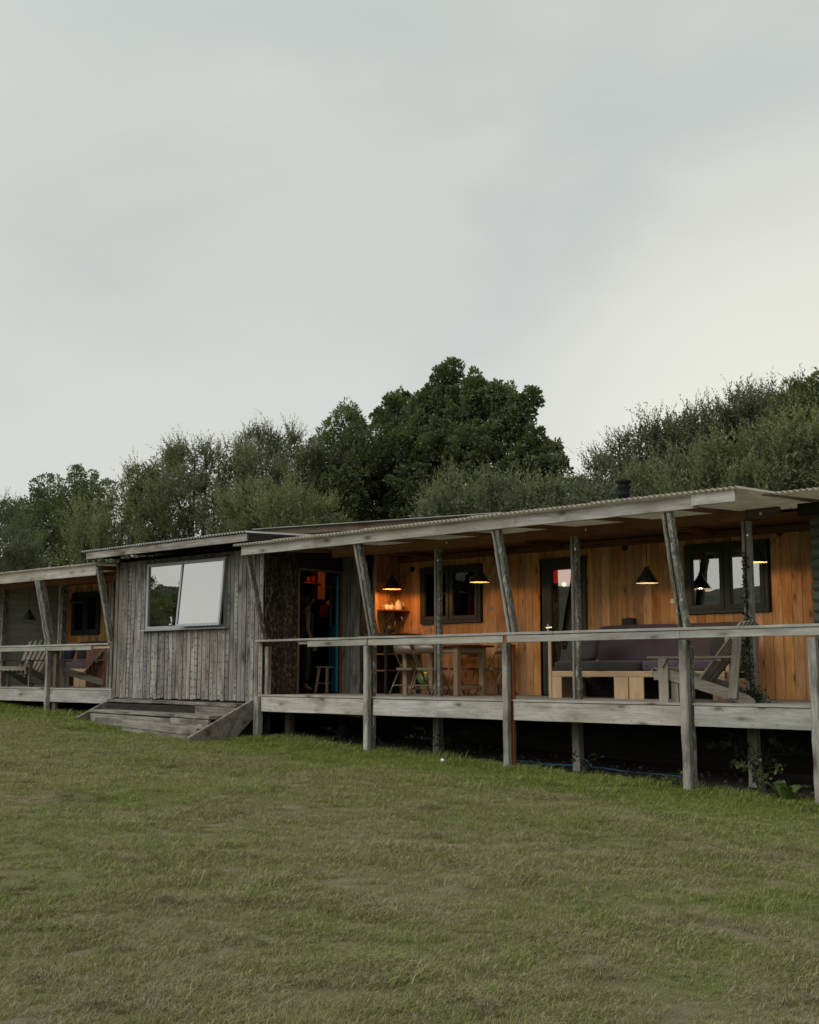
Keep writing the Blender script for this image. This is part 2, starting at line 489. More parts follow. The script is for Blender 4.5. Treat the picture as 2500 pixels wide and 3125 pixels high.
class MB:
    def __init__(s):
        s.v, s.f = [], []

    def add(s, v, f):
        k = len(s.v)
        s.v += [tuple(p) for p in v]
        s.f += [tuple(i + k for i in q) for q in f]

    def box(s, c, d):
        x, y, z = c
        a, b, e = d[0] / 2, d[1] / 2, d[2] / 2
        s.add([(x + i * a, y + j * b, z + k * e) for k in (-1, 1) for j in (-1, 1) for i in (-1, 1)],
              [(0, 2, 3, 1), (4, 5, 7, 6), (0, 1, 5, 4), (2, 6, 7, 3), (0, 4, 6, 2), (1, 3, 7, 5)])

    def tube(s, pts, r, n=8):
        pts = [Vector(p) for p in pts]
        rs = r if isinstance(r, (list, tuple)) else [r] * len(pts)
        k0 = len(s.v)
        for i, p in enumerate(pts):
            d = (pts[min(i + 1, len(pts) - 1)] - pts[max(i - 1, 0)]).normalized()
            a = d.cross(Vector((0, 0, 1)) if abs(d.z) < .9 else Vector((1, 0, 0))).normalized()
            b = d.cross(a)
            for j in range(n):
                t = 2 * math.pi * j / n
                s.v.append(tuple(p + (a * math.cos(t) + b * math.sin(t)) * rs[i]))
        for i in range(len(pts) - 1):
            for j in range(n):
                s.f.append((k0 + i * n + j, k0 + i * n + (j + 1) % n, k0 + (i + 1) * n + (j + 1) % n, k0 + (i + 1) * n + j))
        s.f.append(tuple(k0 + j for j in range(n))[::-1])
        s.f.append(tuple(k0 + (len(pts) - 1) * n + j for j in range(n)))

    def lathe(s, prof, n=16, c=(0, 0, 0), sy=1.0):
        k0 = len(s.v)
        for r, z in prof:
            for j in range(n):
                t = 2 * math.pi * j / n
                s.v.append((c[0] + r * math.cos(t), c[1] + r * sy * math.sin(t), c[2] + z))
        for i in range(len(prof) - 1):
            for j in range(n):
                s.f.append((k0 + i * n + j, k0 + i * n + (j + 1) % n, k0 + (i + 1) * n + (j + 1) % n, k0 + (i + 1) * n + j))

    def prism(s, poly, axis, t0, t1):
        """poly: 2-D outline; axis 'y': poly is (x,z), extruded in y"""
        n = len(poly)
        def P(a, b, t):
            return {'y': (a, t, b), 'x': (t, a, b), 'z': (a, b, t)}[axis]
        v = [P(a, b, t0) for a, b in poly] + [P(a, b, t1) for a, b in poly]
        f = [tuple(range(n))[::-1], tuple(range(n, 2 * n))] + [(i, (i + 1) % n, n + (i + 1) % n, n + i) for i in range(n)]
        s.add(v, f)

    def build(s, name, mat, parent=None, loc=(0, 0, 0), smooth=False, rot=None):
        return link(name, mesh_from(name, s.v, s.f, mat, smooth), parent, loc, None, rot)


_bm_cache = {}


def beam_mesh(L, w, h, mat, c=.004, seg=1, jit=0.0, seed=0, top_cut=0):
    key = (round(L, 3), round(w, 3), round(h, 3), mat.name, c, seg, jit, seed, top_cut)
    if key in _bm_cache:
        return _bm_cache[key]
    rr = random.Random(seed * 7919 + int(L * 1000) + int(w * 1e4))
    v, f = [], []
    a, b = w / 2, h / 2
    c = min(c, a * .9, b * .9)
    for i in range(seg + 1):
        x = L * i / seg
        oy = rr.uniform(-jit, jit) if jit else 0
        oz = rr.uniform(-jit, jit) if jit else 0
        sw = 1 + (rr.uniform(-jit, jit) * 5 if jit else 0)
        for (y, z) in ((-a + c, -b), (a - c, -b), (a, -b + c), (a, b - c), (a - c, b), (-a + c, b), (-a, b - c), (-a, -b + c)):
            jy = rr.uniform(-jit, jit) * .5 if jit else 0
            v.append((x, y * sw + oy + jy, z * sw + oz))
    for i in range(seg):
        for j in range(8):
            f.append((i * 8 + j, (i + 1) * 8 + j, (i + 1) * 8 + (j + 1) % 8, i * 8 + (j + 1) % 8))
    f.append(tuple(range(8)))
    f.append(tuple(seg * 8 + j for j in range(8))[::-1])
    me = mesh_from('timber', v, f, mat)
    _bm_cache[key] = me
    return me


def timber(name, parent, a, b, w, h, mat, up=(0, 0, 1), **kw):
    a, b = Vector(a), Vector(b)
    d = b - a
    L = d.length
    X = d.normalized()
    Z = Vector(up)
    Z = (Z - X * Z.dot(X)).normalized()
    Y = Z.cross(X)
    me = beam_mesh(L, w, h, mat, **kw)
    o = bpy.data.objects.new(name, me)
    COL.objects.link(o)
    off = Vector((0, 0, 0))
    if parent is not None:
        o.parent = parent
        off = ORIG.get(parent.name, off)
    o.matrix_basis = Matrix.Translation(a - off) @ Matrix((X, Y, Z)).transposed().to_4x4()
    return o


DEPS = []


def vplanks(name, parent, axis, fixed, a0, a1, z0, z1, pw, mat, thick=.022, openings=(), face=-1, jz=0.0, gap=.004,
            step=.004, lap=None, seed=1):
    """vertical boards on the plane axis=fixed, running along the other axis"""
    rr = random.Random(seed)
    n = max(1, round((a1 - a0) / pw))
    w = (a1 - a0) / n
    for i in range(n):
        x0, x1 = a0 + i * w, a0 + (i + 1) * w
        spans = [(z0 + rr.uniform(-jz, jz), z1)]
        for (o0, o1, p0, p1) in openings:
            if (x0 + x1) / 2 > o0 and (x0 + x1) / 2 < o1:
                spans = [q for (s0, s1) in spans for q in ((s0, min(s1, p0)), (max(s0, p1), s1)) if q[1] - q[0] > .03]
        dep = rr.uniform(0, step)
        DEPS.append((x0, x1, dep))
        m = mat[rr.randrange(len(mat))] if isinstance(mat, list) else mat
        for (s0, s1) in spans:
            c = (x0 + x1) / 2
            if axis == 'Y':
                timber(name, parent, (c, fixed + face * dep, s0), (c, fixed + face * dep, s1), w - gap, thick, m, up=(0, 1, 0), c=.003)
            else:
                timber(name, parent, (fixed + face * dep, c, s0), (fixed + face * dep, c, s1), w - gap, thick, m, up=(1, 0, 0), c=.003)


def corrugated(name, parent, x0, x1, y0, y1, z0, z1, mat, pitch=.076, amp=.017, zx=0.0, th=.005):
    """a sheet whose waves run back in y"""
    n = max(2, round((x1 - x0) / pitch)) * 6
    v, f = [], []
    for k, dz in enumerate((0, -th)):
        for (y, z) in ((y0, z0), (y1, z1)):
            for i in range(n + 1):
                x = x0 + (x1 - x0) * i / n
                v.append((x - x0, y - y0, z - z0 + zx * (x - x0) + amp * math.cos(2 * math.pi * (x) / pitch) + dz))
    m = n + 1
    for i in range(n):
        f.append((i, i + 1, m + i + 1, m + i))
        f.append((2 * m + i, 3 * m + i, 3 * m + i + 1, 2 * m + i + 1))
        f.append((i, 2 * m + i, 2 * m + i + 1, i + 1))
    return link(name, mesh_from(name, v, f, mat, True), parent, (x0, y0, z0))


def gz(x, y):
    xx = max(-48., min(14., x))
    z = -1.06 - .042 * (xx + 7.38)
    d = math.hypot(x + 8, y + 3)
    z += .035 * mnoise.noise(Vector((x * .45, y * .45, 1.))) * 1.6
    z += .018 * mnoise.noise(Vector((x * 1.7, y * 1.7, 4.)))
    if d < 26:
        z += .010 * mnoise.noise(Vector((x * 5, y * 5, 9.)))
        lump = mnoise.noise(Vector((x * 1.1, y * 1.1, 21.))) * .6 + mnoise.noise(Vector((x * 4.2, y * 4.2, 13.))) * .55
        z += .16 * max(0, lump - .36)
    if y < -60:
        z += (-60 - y) * .075 * (1 + .4 * mnoise.noise(Vector((x * .02, y * .02, 3.))))
    if x < -75:
        z += (-75 - x) * .05 * max(0, min(1, (-y) / 40.))
    return z


# ------------------------------------------------------------------ ground
def axis_vals(lo, hi, c0, c1, fine, coarse):
    vals = list(np.arange(c0, c1, fine))
    v, st = c1, fine
    while v < hi:
        vals.append(v)
        st = min(coarse, st * 1.25)
        v += st
    vals.append(hi)
    v, st = c0, fine
    left = []
    while v > lo:
        left.append(v)
        st = min(coarse, st * 1.25)
        v -= st
    left.append(lo)
    return sorted(set(round(float(q), 4) for q in vals + left))


xs = axis_vals(-320, 260, -24, 0, .10, 12)
ys = axis_vals(-330, 260, -12, 1.4, .10, 12)
gv = [(x, y, gz(x, y)) for y in ys for x in xs]
nx = len(xs)
gf = [(j * nx + i, j * nx + i + 1, (j + 1) * nx + i + 1, (j + 1) * nx + i) for j in range(len(ys) - 1) for i in range(nx - 1)]
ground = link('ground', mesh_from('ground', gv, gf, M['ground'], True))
ground['kind'] = 'structure'
ground['label'] = 'mown lawn sloping down to the right in front of the cabins'

# ------------------------------------------------------------------ main cabin
WY = 2.5            # its front wall
cabin = thing('timber_cabin', 'long low cabin clad in orange cedar boards behind the nearer veranda', 'cabin', (-10.5, WY, 0), world_children=True)
D0, D1 = -11.38, -10.52
W1 = (-14.02, -12.64, 1.20, 2.21)
W2 = (-8.80, -7.47, 1.21, 2.25)
ops = [(D0, D1, -.1, 2.2), W1, W2]
ops = [(D0, D1, -.1, 2.2), (W1[0], W1[1], W1[2], W1[3]), (W2[0], W2[1], W2[2], W2[3])]
vplanks('plank', cabin, 'Y', WY + .011, -14.55, -6.42, 0.0, 2.42, .148, M['cedar'], openings=ops, seed=3)
# side wall of the cooking nook and the grey boards beside it
vplanks('plank', cabin, 'X', -14.561, 1.86, 2.5, 0.0, 2.42, .13, M['cedar'], seed=4, face=1)
vplanks('plank', cabin, 'Y', 1.85, -15.33, -14.50, 0.0, 2.45, .20, [M['brown'], M['shed'], M['brown'], M['shed']], seed=8, step=.012)
timber('corner_board', cabin, (-14.515, 1.855, 0.0), (-14.515, 1.855, 2.42), .028, .05, M['pine'], up=(0, 1, 0))
# inside shell
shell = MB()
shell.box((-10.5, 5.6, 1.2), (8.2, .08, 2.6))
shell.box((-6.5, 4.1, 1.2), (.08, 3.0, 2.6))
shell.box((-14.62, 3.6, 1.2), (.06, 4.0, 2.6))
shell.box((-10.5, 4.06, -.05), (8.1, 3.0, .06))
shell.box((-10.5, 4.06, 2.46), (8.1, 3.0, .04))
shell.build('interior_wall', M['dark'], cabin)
# opening reveals
for (a, b, c, d) in (W1, W2, (D0, D1, 0.0, 2.2)):
    for (q, e) in (((a + .008, WY + .075, (c + d) / 2), (.02, .10, d - c)), ((b - .008, WY + .075, (c + d) / 2), (.02, .10, d - c)),
                   (((a + b) / 2, WY + .075, d - .008), (b - a - .04, .10, .02))):
        rv = MB()
        rv.box(q, e)
        rv.build('reveal', M['frame'], cabin)


def bars(mb, x0, x1, z0, z1, y, w, t):
    mb.box(((x0 + x1) / 2, y, z0 + w / 2), (x1 - x0, t, w))
    mb.box(((x0 + x1) / 2, y, z1 - w / 2), (x1 - x0, t, w))
    mb.box((x0 + w / 2, y, (z0 + z1) / 2), (w, t, z1 - z0 - 2 * w))
    mb.box((x1 - w / 2, y, (z0 + z1) / 2), (w, t, z1 - z0 - 2 * w))


def casement(parent, x0, x1, z0, z1, y, fm, gm, fw=.055, mid=None):
    mb = MB()
    bars(mb, x0, x1, z0, z1, y, fw, .07)
    mid = (x0 + x1) / 2 if mid is None else mid
    mb.box((mid, y + .001, (z0 + z1) / 2), (fw * .8, .066, z1 - z0 - 2 * fw))
    w = mb.build('window', fm, parent)
    ORIG[w.name] = ORIG.get(parent.name, Vector((0, 0, 0)))
    w_off = ORIG[w.name]
    for (a, b) in ((x0 + fw, mid - fw * .4), (mid + fw * .4, x1 - fw)):
        s = MB()
        bars(s, a + .004, b - .004, z0 + fw + .004, z1 - fw - .004, y - .02, .052, .05)
        bars(s, a + .056, b - .056, z0 + fw + .056, z1 - fw - .056, y - .008, .014, .05)
        so = s.build('sash', fm, None)
        so.parent = w
        p = MB()
        p.box(((a + b) / 2, y, (z0 + z1) / 2), (b - a - .12, .006, z1 - z0 - 2 * fw - .12))
        po = p.build('pane', gm, None)
        po.parent = w
    return w


# window meshes are written in world coordinates, so their frame part carries the offset
def place_world(o, parent):
    o.location = -ORIG.get(parent.name, Vector((0, 0, 0)))


for W in (W1, W2):
    w = casement(cabin, W[0] + .012, W[1] - .012, W[2] + .01, W[3] - .012, WY - .012, M['frame'], M['clear_glass' if W is W1 else 'glass'])
# part door: frame + leaf
mb = MB()
bars(mb, D0 + .01, D1 - .01, 0.02, 2.19, WY - .005, .06, .08)
dfr = mb.build('door_frame', M['frame'], cabin)
mb = MB()
bars(mb, D0 + .075, D1 - .075, .085, 2.125, WY - .02, .115, .05)
mb.box(((D0 + D1) / 2, WY - .02, .30), (D1 - D0 - .38, .045, .33))
door = mb.build('door', M['frame'], cabin)
mb = MB()
mb.box(((D0 + D1) / 2, WY - .015, 1.24), (D1 - D0 - .37, .008, 1.55))
p = mb.build('pane', M['glass'], None)
p.parent = door
mb = MB()
mb.box((D0 + .125, WY - .052, 1.02), (.035, .012, .24))
mb.tube([(D0 + .125, WY - .055, 1.08), (D0 + .125, WY - .10, 1.08), (D0 + .24, WY - .105, 1.08)], .009)
p = mb.build('handle', M['chrome'], None)
p.parent = door
# black flue on the roof
mb = MB()
mb.lathe([(.085, 2.5), (.085, 3.20), (.10, 3.21), (.105, 3.23), (.085, 3.245), (.08, 3.30), (.115, 3.33), (.115, 3.36), (.09, 3.365),
          (.09, 3.40), (.125, 3.42), (.125, 3.455), (.0, 3.47)], 20)
flue = mb.build('chimney', M['flue'], cabin, (-10.25, 3.2, 0), True)
# ceiling and roof joists
for i in range(8):
    y = 1.45 + i * .145
    timber('ceiling_board', cabin, (-14.6, y, 2.435), (-6.45, y, 2.435), .141, .018, M['ceil'], up=(0, 0, 1))
for x in (-13.6, -10.95, -8.3):
    timber('ceiling_beam', cabin, (x, 1.0, 2.385), (x, 2.46, 2.375), .07, .085, M['ceil'], seg=3, jit=.002)
timber('wall_plate', cabin, (-14.5, 2.45, 2.36), (-6.45, 2.45, 2.36), .06, .10, M['ceil'])
# upper roof edge behind the veranda roof
timber('fascia_board', cabin, (-16.6, 1.0, 2.90), (-14.1, 1.0, 2.81), .035, .115, M['brown'], seg=4, jit=.003)
timber('fascia_board', cabin, (-14.09, 1.0, 2.81), (-11.2, 1.0, 2.71), .035, .115, M['brown'], seg=4, jit=.003)
timber('roof_flashing', cabin, (-16.75, .97, 2.975), (-11.0, .97, 2.775), .14, .012, M['steelroof'], c=.002)
mb = MB()
top = [(-16.7, 1.02, 2.955), (-14.4, 1.02, 2.87), (-14.3, 2.1, 2.88), (-11.0, 2.1, 2.76), (-6.4, 2.45, 2.65), (-6.4, 5.7, 2.85), (-11.0, 5.7, 3.0), (-16.7, 5.7, 3.2)]
k = len(top)
mb.add(top + [(x, y, z - .025) for x, y, z in top],
       [(0, 1, 2, 7), (2, 3, 6, 7), (3, 4, 5, 6)] + [(7 + k, 2 + k, 1 + k, k), (7 + k, 6 + k, 3 + k, 2 + k), (6 + k, 5 + k, 4 + k, 3 + k)]
       + [(i, i + k, (i + 1) % k + k, (i + 1) % k) for i in range(k)])
mb.build('roof', M['steelroof'], cabin)
# dark boards added to close the underfloor against stray light
for i in range(4):
    timber('closure_board', cabin, (-15.3, 2.62 + .032 * (i % 2), -.15 - i * .24), (-6.0, 2.62 + .032 * (i % 2), -.15 - i * .24), .03, .28, M['dark'])

# ------------------------------------------------------------------ the nearer veranda
ver = thing('veranda', 'long raised veranda of silvery timber with handrail and leaning braces', 'veranda', (-10.5, 0, -.95), world_children=True)
FX = [-15.42, -12.85, -10.17, -7.41, -5.76]      # front posts
sd = 0
for i in range(17):
    y = .012 + .07 + i * .145
    cuts = [-15.30, -12.9 + .4 * (i % 3), -10.0 + .5 * ((i * 2) % 3), -7.2, -3.6]
    if i == 0:
        cuts = [-15.33, -12.92, -10.11, -7.35, -3.6]
    for a, b in zip(cuts[:-1], cuts[1:]):
        timber('deck_board', ver, (a, y, -.014), (b - .004, y, -.014), .14, .028, M['rail'])
for i, (a, b) in enumerate(zip([-15.36, -12.77, -10.09, -7.33, -5.68], [-12.93, -10.25, -7.49, -5.84, -3.6])):
    timber('edge_board', ver, (a, -.008, -.155), (b, -.008, -.155), .036, .245, M['silver'], seg=5, jit=.0015, seed=i)
    timber('nosing_board', ver, (a, -.012, -.012), (b, -.012, -.012), .05, .03, M['rail'], seg=5, jit=.001, seed=i + 9)
for j, x in enumerate([-14.9, -13.9, -12.85, -11.5, -10.1, -8.8, -7.4, -6.0]):
    timber('joist', ver, (x, .04, -.14), (x, 2.5, -.14), .05, .18, M['brown'])
for i, x in enumerate(FX):
    z0 = gz(x, 0) - .15
    if i == 0:
        timber('post', ver, (x - .02, -.02, z0), (x - .02, -.02, -.03), .12, .12, M['post'], up=(0, 1, 0), seg=7, jit=.003, seed=1, c=.012)
        timber('post', ver, (x + .10, .07, -.0), (x + .10, .07, .80), .09, .09, M['post'], up=(0, 1, 0), seg=5, jit=.003, seed=2, c=.01)
        timber('bearer', ver, (x + .14, .55, z0), (x + .14, .55, -.2), .12, .12, M['brown'], up=(0, 1, 0))
    else:
        w = [0, .098, .092, .108, .10][i]
        timber('post', ver, (x - .01, -.055, z0), (x - .022, -.055, .775), w, .095, M['post'], up=(0, 1, 0), seg=14, jit=.0042, seed=i * 3, c=.012)
        timber('inner_post', ver, (x + .0, .055, z0), (x + .0, .055, .76), .075, .07, M['redwood' if i == 2 else 'bark'], up=(0, 1, 0), seg=9, jit=.003, seed=i, c=.01)
nh = MB()
nr = random.Random(8)


def nail(x, y, z, r=.0065):
    pts = [(x + r * math.cos(t * math.pi / 3), y, z + r * math.sin(t * math.pi / 3)) for t in range(6)]
    nh.add(pts + [(a, y + .004, b) for a, _, b in pts], [tuple(range(6))] + [(a, (a + 1) % 6, 6 + (a + 1) % 6, 6 + a) for a in range(6)])


for a, b in zip([-15.36, -12.77, -10.09, -7.33, -5.68], [-12.93, -10.25, -7.49, -5.84, -3.6]):
    x = a + .06
    while x < b:
        for z in (-.085, -.225):
            nail(x + nr.uniform(-.03, .03), -.0285, z + nr.uniform(-.015, .015))
        x += nr.choice((.30, .42, .55))
x = -15.2
while x < -6.5:
    for z in (.045, -.045):
        nail(x + nr.uniform(-.02, .02), -.5245 if x < -7.0 else -.5695, 2.38 + .0045 * (x + 15.35) + z)
    x += nr.choice((.38, .5, .66))
o = nh.build('nail_head', M['black'], ver)
o['kind'] = 'stuff'
# handrail: flat cap and board below
timber('handrail', ver, (-15.42, -.06, .890), (-13.0, -.06, .898), .14, .034, M['rail'], seg=5, jit=.002, seed=1)
timber('handrail', ver, (-12.995, -.06, .899), (-9.35, -.06, .905), .14, .034, M['rail'], seg=8, jit=.002, seed=2)
timber('handrail', ver, (-9.345, -.06, .906), (-3.6, -.06, .915), .14, .034, M['rail'], seg=8, jit=.002, seed=3)
for i, (a, b, z) in enumerate(((-14.15, -12.83, .822), (-12.80, -10.20, .824), (-10.12, -7.45, .832), (-7.445, -3.6, .842))):
    timber('rail_board', ver, (a, -.10, z), (b, -.10, z + .006), .034, .092, M['rail'], seg=6, jit=.0015, seed=i + 20)
timber('rail_board', ver, (-14.4, -.06, .845), (-13.9, -.06, .845), .04, .05, M['rail'])
# fascia beam under the roof edge
FZ = 2.365
for i, (a, b, z0, z1, y) in enumerate(((-15.35, -13.6, FZ + .01, FZ + .015, -.50), (-13.595, -9.66, FZ + .015, FZ + .03, -.50), (-9.655, -6.95, FZ + .03, FZ + .04, -.50),
                                        (-6.99, -6.42, FZ + .065, FZ + .067, -.545))):
    timber('fascia_board', ver, (a, y, z0), (b, y, z1), .045, .155, M['silver'], seg=6, jit=.002, seed=i + 40)
# leaning braces: two weathered slats with a dark board between them
for i, (x, yb, yt, zt) in enumerate(((-15.36, .0, -.40, 2.30), (-12.72, -.06, -.44, 2.305), (-10.05, -.06, -.45, 2.31), (-7.40, -.06, -.46, 2.32))):
    ang = Vector((.04, yt - yb, zt - .915))
    for k, (dx, w) in enumerate(((-.052, .042), (.026, .066))):
        if i == 0 and k == 0:
            continue
        timber('brace', ver, (x + dx, yb, .915), (x + dx + .03, yt, zt), w, .10, M['bark' if (i == 3 or k == 1) else 'post'], up=(0, 1, 0), seg=12, jit=.0045,
               seed=i * 2 + k, c=.012)
    if i:
        timber('brace_core', ver, (x - .02, yb + .03, 1.05), (x + .01, yt + .03, zt), .05, .04, M['dark'], up=(0, 1, 0))
# inner row of posts and the beam on them
MX = [-12.24, -9.65, -7.0]
for i, x in enumerate(MX):
    timber('inner_post', ver, (x - .05, .9, 0.0), (x - .05, .9, 2.308), .042, .075, M['post'], up=(0, 1, 0), seg=12, jit=.004, seed=60 + i, c=.01)
    timber('inner_post', ver, (x + .022, .9, 0.0), (x + .018, .9, 2.308), .064, .085, M['bark' if i < 2 else 'post'], up=(0, 1, 0), seg=12, jit=.004, seed=70 + i, c=.01)
    timber('post_core', ver, (x - .015, .925, 0.02), (x - .015, .925, 2.15), .05, .03, M['bark'], up=(0, 1, 0))
    timber('bearer', ver, (x - .02, .9, gz(x, .9) - .15), (x - .02, .9, -.24), .12, .12, M['post'], up=(0, 1, 0), seg=4, jit=.003, seed=i)
    mb = MB()
    mb.tube([(x + .025, .848, .12), (x + .025, .862, .12)], .014)
    mb.tube([(x + .025, .848, 2.12), (x + .025, .862, 2.12)], .014)
    mb.build('bolt', M['chrome'], ver)
timber('roof_beam', ver, (-14.6, .9, 2.375), (-10.5, .9, 2.375), .09, .13, M['ceil'], seg=5, jit=.002)
timber('roof_beam', ver, (-10.495, .9, 2.378), (-7.0, .9, 2.378), .09, .13, M['ceil'], seg=5, jit=.002)
mb = MB()
mb.prism([(-6.99, 2.313), (-6.75, 2.325), (-6.56, 2.40), (-6.56, 2.455), (-6.99, 2.45)], 'y', .85, .945)
mb.build('roof_beam', M['brown'], ver)
for i, x in enumerate([-15.2, -14.1, -12.72, -11.4, -10.05, -8.75, -7.40]):
    timber('rafter', ver, (x, -.47, 2.395), (x, 1.45, 2.50), .05, .06, M['ceil'], seg=2, jit=.001)
mb = MB()
for x in MX:
    mb.tube([(x + .22, .84, 2.38), (x + .22, .853, 2.38)], .02)
mb.build('bolt', M['chrome'], ver)
for i in range(9):
    x0 = -15.46 + i * 1.012
    corrugated('roof_sheet', ver, x0, x0 + 1.02, -.62 - .012 * (i % 2), 2.75, 2.472 + .0055 * i + .003 * (i % 2), 2.615 + .0055 * i, M['sheet'])
for i in range(3):
    x0 = -6.55 + i * 1.0
    corrugated('roof_sheet', ver, x0, x0 + 1.01, .30, 3.4, 2.545 - .01 * i, 2.74 - .01 * i, M['sheet'])
timber('eave_shade_beam', ver, (-6.5, 1.35, 2.45), (-3.6, 1.35, 2.45), .08, .16, M['dark'])  # dark beam standing in for the eave shadow above the logs

# ------------------------------------------------------------------ green log cabin at the right edge
logc = thing('log_cabin', 'dark green cabin of rounded stacked logs at the right edge of the veranda', 'cabin', (-5.2, 1.7, 0), world_children=True)
for i in range(17):
    z = .07 + i * .142
    timber('log', logc, (-6.50 + .004 * (i % 3), 1.72, z), (-3.6, 1.72, z), .14, .139, M['green'], c=.045)
mb = MB()
mb.box((-6.40, 2.12, 1.2), (.05, .74, 2.4))
mb.box((-5.0, 5.4, 1.2), (2.9, .08, 2.4))
mb.build('wall', M['green'], logc)

# ------------------------------------------------------------------ shed
shed = thing('grey_shed', 'shed of silver grey vertical boards peppered with bolt holes, between the two verandas', 'shed', (-17.5, .8, -.6), world_children=True)
SW = (-18.62, -16.30, 1.15, 2.37)
DEPS.clear()
vplanks('plank', shed, 'Y', .0, -19.68, -15.36, -.105, 2.46, .108, M['shed'], thick=.024, openings=[SW], seed=12, jz=.014, gap=.012, step=.018)
SHED_DEPS = list(DEPS)
vplanks('plank', shed, 'X', -15.36, .02, .76, -.02, 2.55, .185, M['lichen'], thick=.024, face=1, seed=2, step=.01)
vplanks('plank', shed, 'X', -15.36, .76, 1.84, 2.16, 2.55, .18, M['dark'], thick=.024, face=1, seed=2, step=.01)
timber('door_post', shed, (-15.345, .775, 0.0), (-15.345, .775, 2.14), .03, .06, M['brown'], up=(1, 0, 0))
timber('door_post', shed, (-15.345, 1.825, 0.0), (-15.345, 1.825, 2.14), .03, .06, M['redwood'], up=(1, 0, 0))
timber('door_lintel', shed, (-15.345, .75, 2.155), (-15.345, 1.845, 2.155), .04, .05, M['brown'], up=(1, 0, 0))
# bolt holes: dark plugs standing a hair proud
holes = MB()

hr = random.Random(4)
for (px0, px1, dep) in SHED_DEPS:
    x = (px0 + px1) / 2
    yf = -.0125 - dep - .0012
    if hr.random() < .30:
        continue
    cols_ = [hr.uniform(-.018, .018)] if hr.random() < .75 else [-.03, .03]
    z = -.05 + hr.uniform(0, .08)
    stepz = hr.choice((.09, .11, .13))
    while z < 2.38:
        for cx in cols_:
            xx = x + cx + hr.uniform(-.004, .004)
            if not (SW[0] - .03 < xx < SW[1] + .03 and SW[2] - .05 < z < SW[3] + .05) and hr.random() < .88:
                r = hr.uniform(.010, .017)
                k = len(holes.v)
                pts = [(xx + r * math.cos(t * math.pi / 3), yf, z + 1.25 * r * math.sin(t * math.pi / 3)) for t in range(6)]
                holes.add(pts + [(p_[0], yf + .004, p_[2]) for p_ in pts],
                          [tuple(range(6))] + [(a, (a + 1) % 6, 6 + (a + 1) % 6, 6 + a) for a in range(6)])
        z += stepz * hr.uniform(.85, 1.2)
ho = holes.build('bolt_hole', M['black'], shed)
ho['kind'] = 'stuff'
# its large window: fixed light and top-hung light pushed open
mid = -17.52
mb = MB()
bars(mb, SW[0], SW[1], SW[2], SW[3], -.03, .055, .06)
mb.box((mid, -.029, (SW[2] + SW[3]) / 2), (.05, .056, SW[3] - SW[2] - .11))
win = mb.build('window', M['alu'], shed)
mb = MB()
mb.box(((SW[0] + mid) / 2 + .015, -.03, (SW[2] + SW[3]) / 2), (mid - SW[0] - .085, .006, SW[3] - SW[2] - .11))
p = mb.build('pane', M['coated_glass'], None)
p.parent = win
sash = bpy.data.objects.new('sash', None)
mb = MB()
hL = SW[3] - SW[2] - .04
mb2 = MB()
bars(mb, mid - .01, SW[1] + .005, -hL, 0, -.03, .045, .035)
mb2.box(((mid + SW[1]) / 2, -.03, -hL / 2), (SW[1] - mid - .09, .006, hL - .09))
so = mb.build('sash', M['alu'], None)
so.parent = win
so.location = (0, -.04, SW[3] - .02)
so.rotation_euler = (R(-5.5), 0, 0)
p = mb2.build('pane', M['coated_glass'], None)
p.parent = win
p.location = (0, -.04, SW[3] - .02)
p.rotation_euler = (R(-5.5), 0, 0)
for hx, hy in ((SW[0] + .72, -.05), (mid + .68, -.17)):
    mb = MB()
    mb.tube([(hx, hy, SW[2] + .08), (hx + .05, hy + .01, SW[2] + .085), (hx + .055, hy + .01, SW[2] + .13), (hx + .03, hy + .01, SW[2] + .22)], .011)
    p = mb.build('handle', M['white'], None)
    p.parent = win
timber('window_sill', shed, (SW[0] - .10, -.07, SW[2] - .018), (SW[1] + .06, -.07, SW[2] - .014), .10, .022, M['alu'], c=.002)
timber('window_head', shed, (SW[0] - .06, -.055, SW[3] + .02), (SW[1] + .06, -.055, SW[3] + .024), .06, .022, M['brown'], c=.002)
# shell of the shed
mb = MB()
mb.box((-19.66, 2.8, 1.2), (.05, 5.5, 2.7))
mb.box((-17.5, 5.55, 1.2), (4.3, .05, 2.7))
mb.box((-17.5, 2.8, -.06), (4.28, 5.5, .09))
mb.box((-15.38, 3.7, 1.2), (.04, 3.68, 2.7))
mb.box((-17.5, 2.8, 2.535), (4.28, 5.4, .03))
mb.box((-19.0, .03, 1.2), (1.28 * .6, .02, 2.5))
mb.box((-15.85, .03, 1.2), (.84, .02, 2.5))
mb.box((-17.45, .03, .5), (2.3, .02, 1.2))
mb.build('interior_wall', M['dark'], shed)  # walls coloured near-black to give the dimness of the room
# its roof
corr = []
for i in range(5):
    x0 = -19.95 + i * .97
    corrugated('roof_sheet', shed, x0, x0 + .98, -.66, 5.8, 2.655 + .004 * i, 2.93, M['steelroof'])
timber('fascia_board', shed, (-19.80, -.60, 2.565), (-17.6, -.60, 2.572), .04, .125, M['shed'], seg=5, jit=.002, seed=5)
timber('fascia_board', shed, (-17.595, -.60, 2.572), (-15.10, -.60, 2.578), .04, .125, M['shed'], seg=5, jit=.002, seed=6)
for x in (-19.6, -18.5, -17.4, -16.3, -15.3):
    timber('rafter', shed, (x, -.57, 2.56), (x, .0, 2.585), .05, .10, M['dark'])
timber('soffit_board', shed, (-19.75, -.3, 2.62), (-15.12, -.3, 2.62), .5, .012, M['dark'], c=.002)
timber('barge_board', shed, (-15.09, -.6, 2.575), (-15.09, 1.2, 2.67), .04, .13, M['dark'])
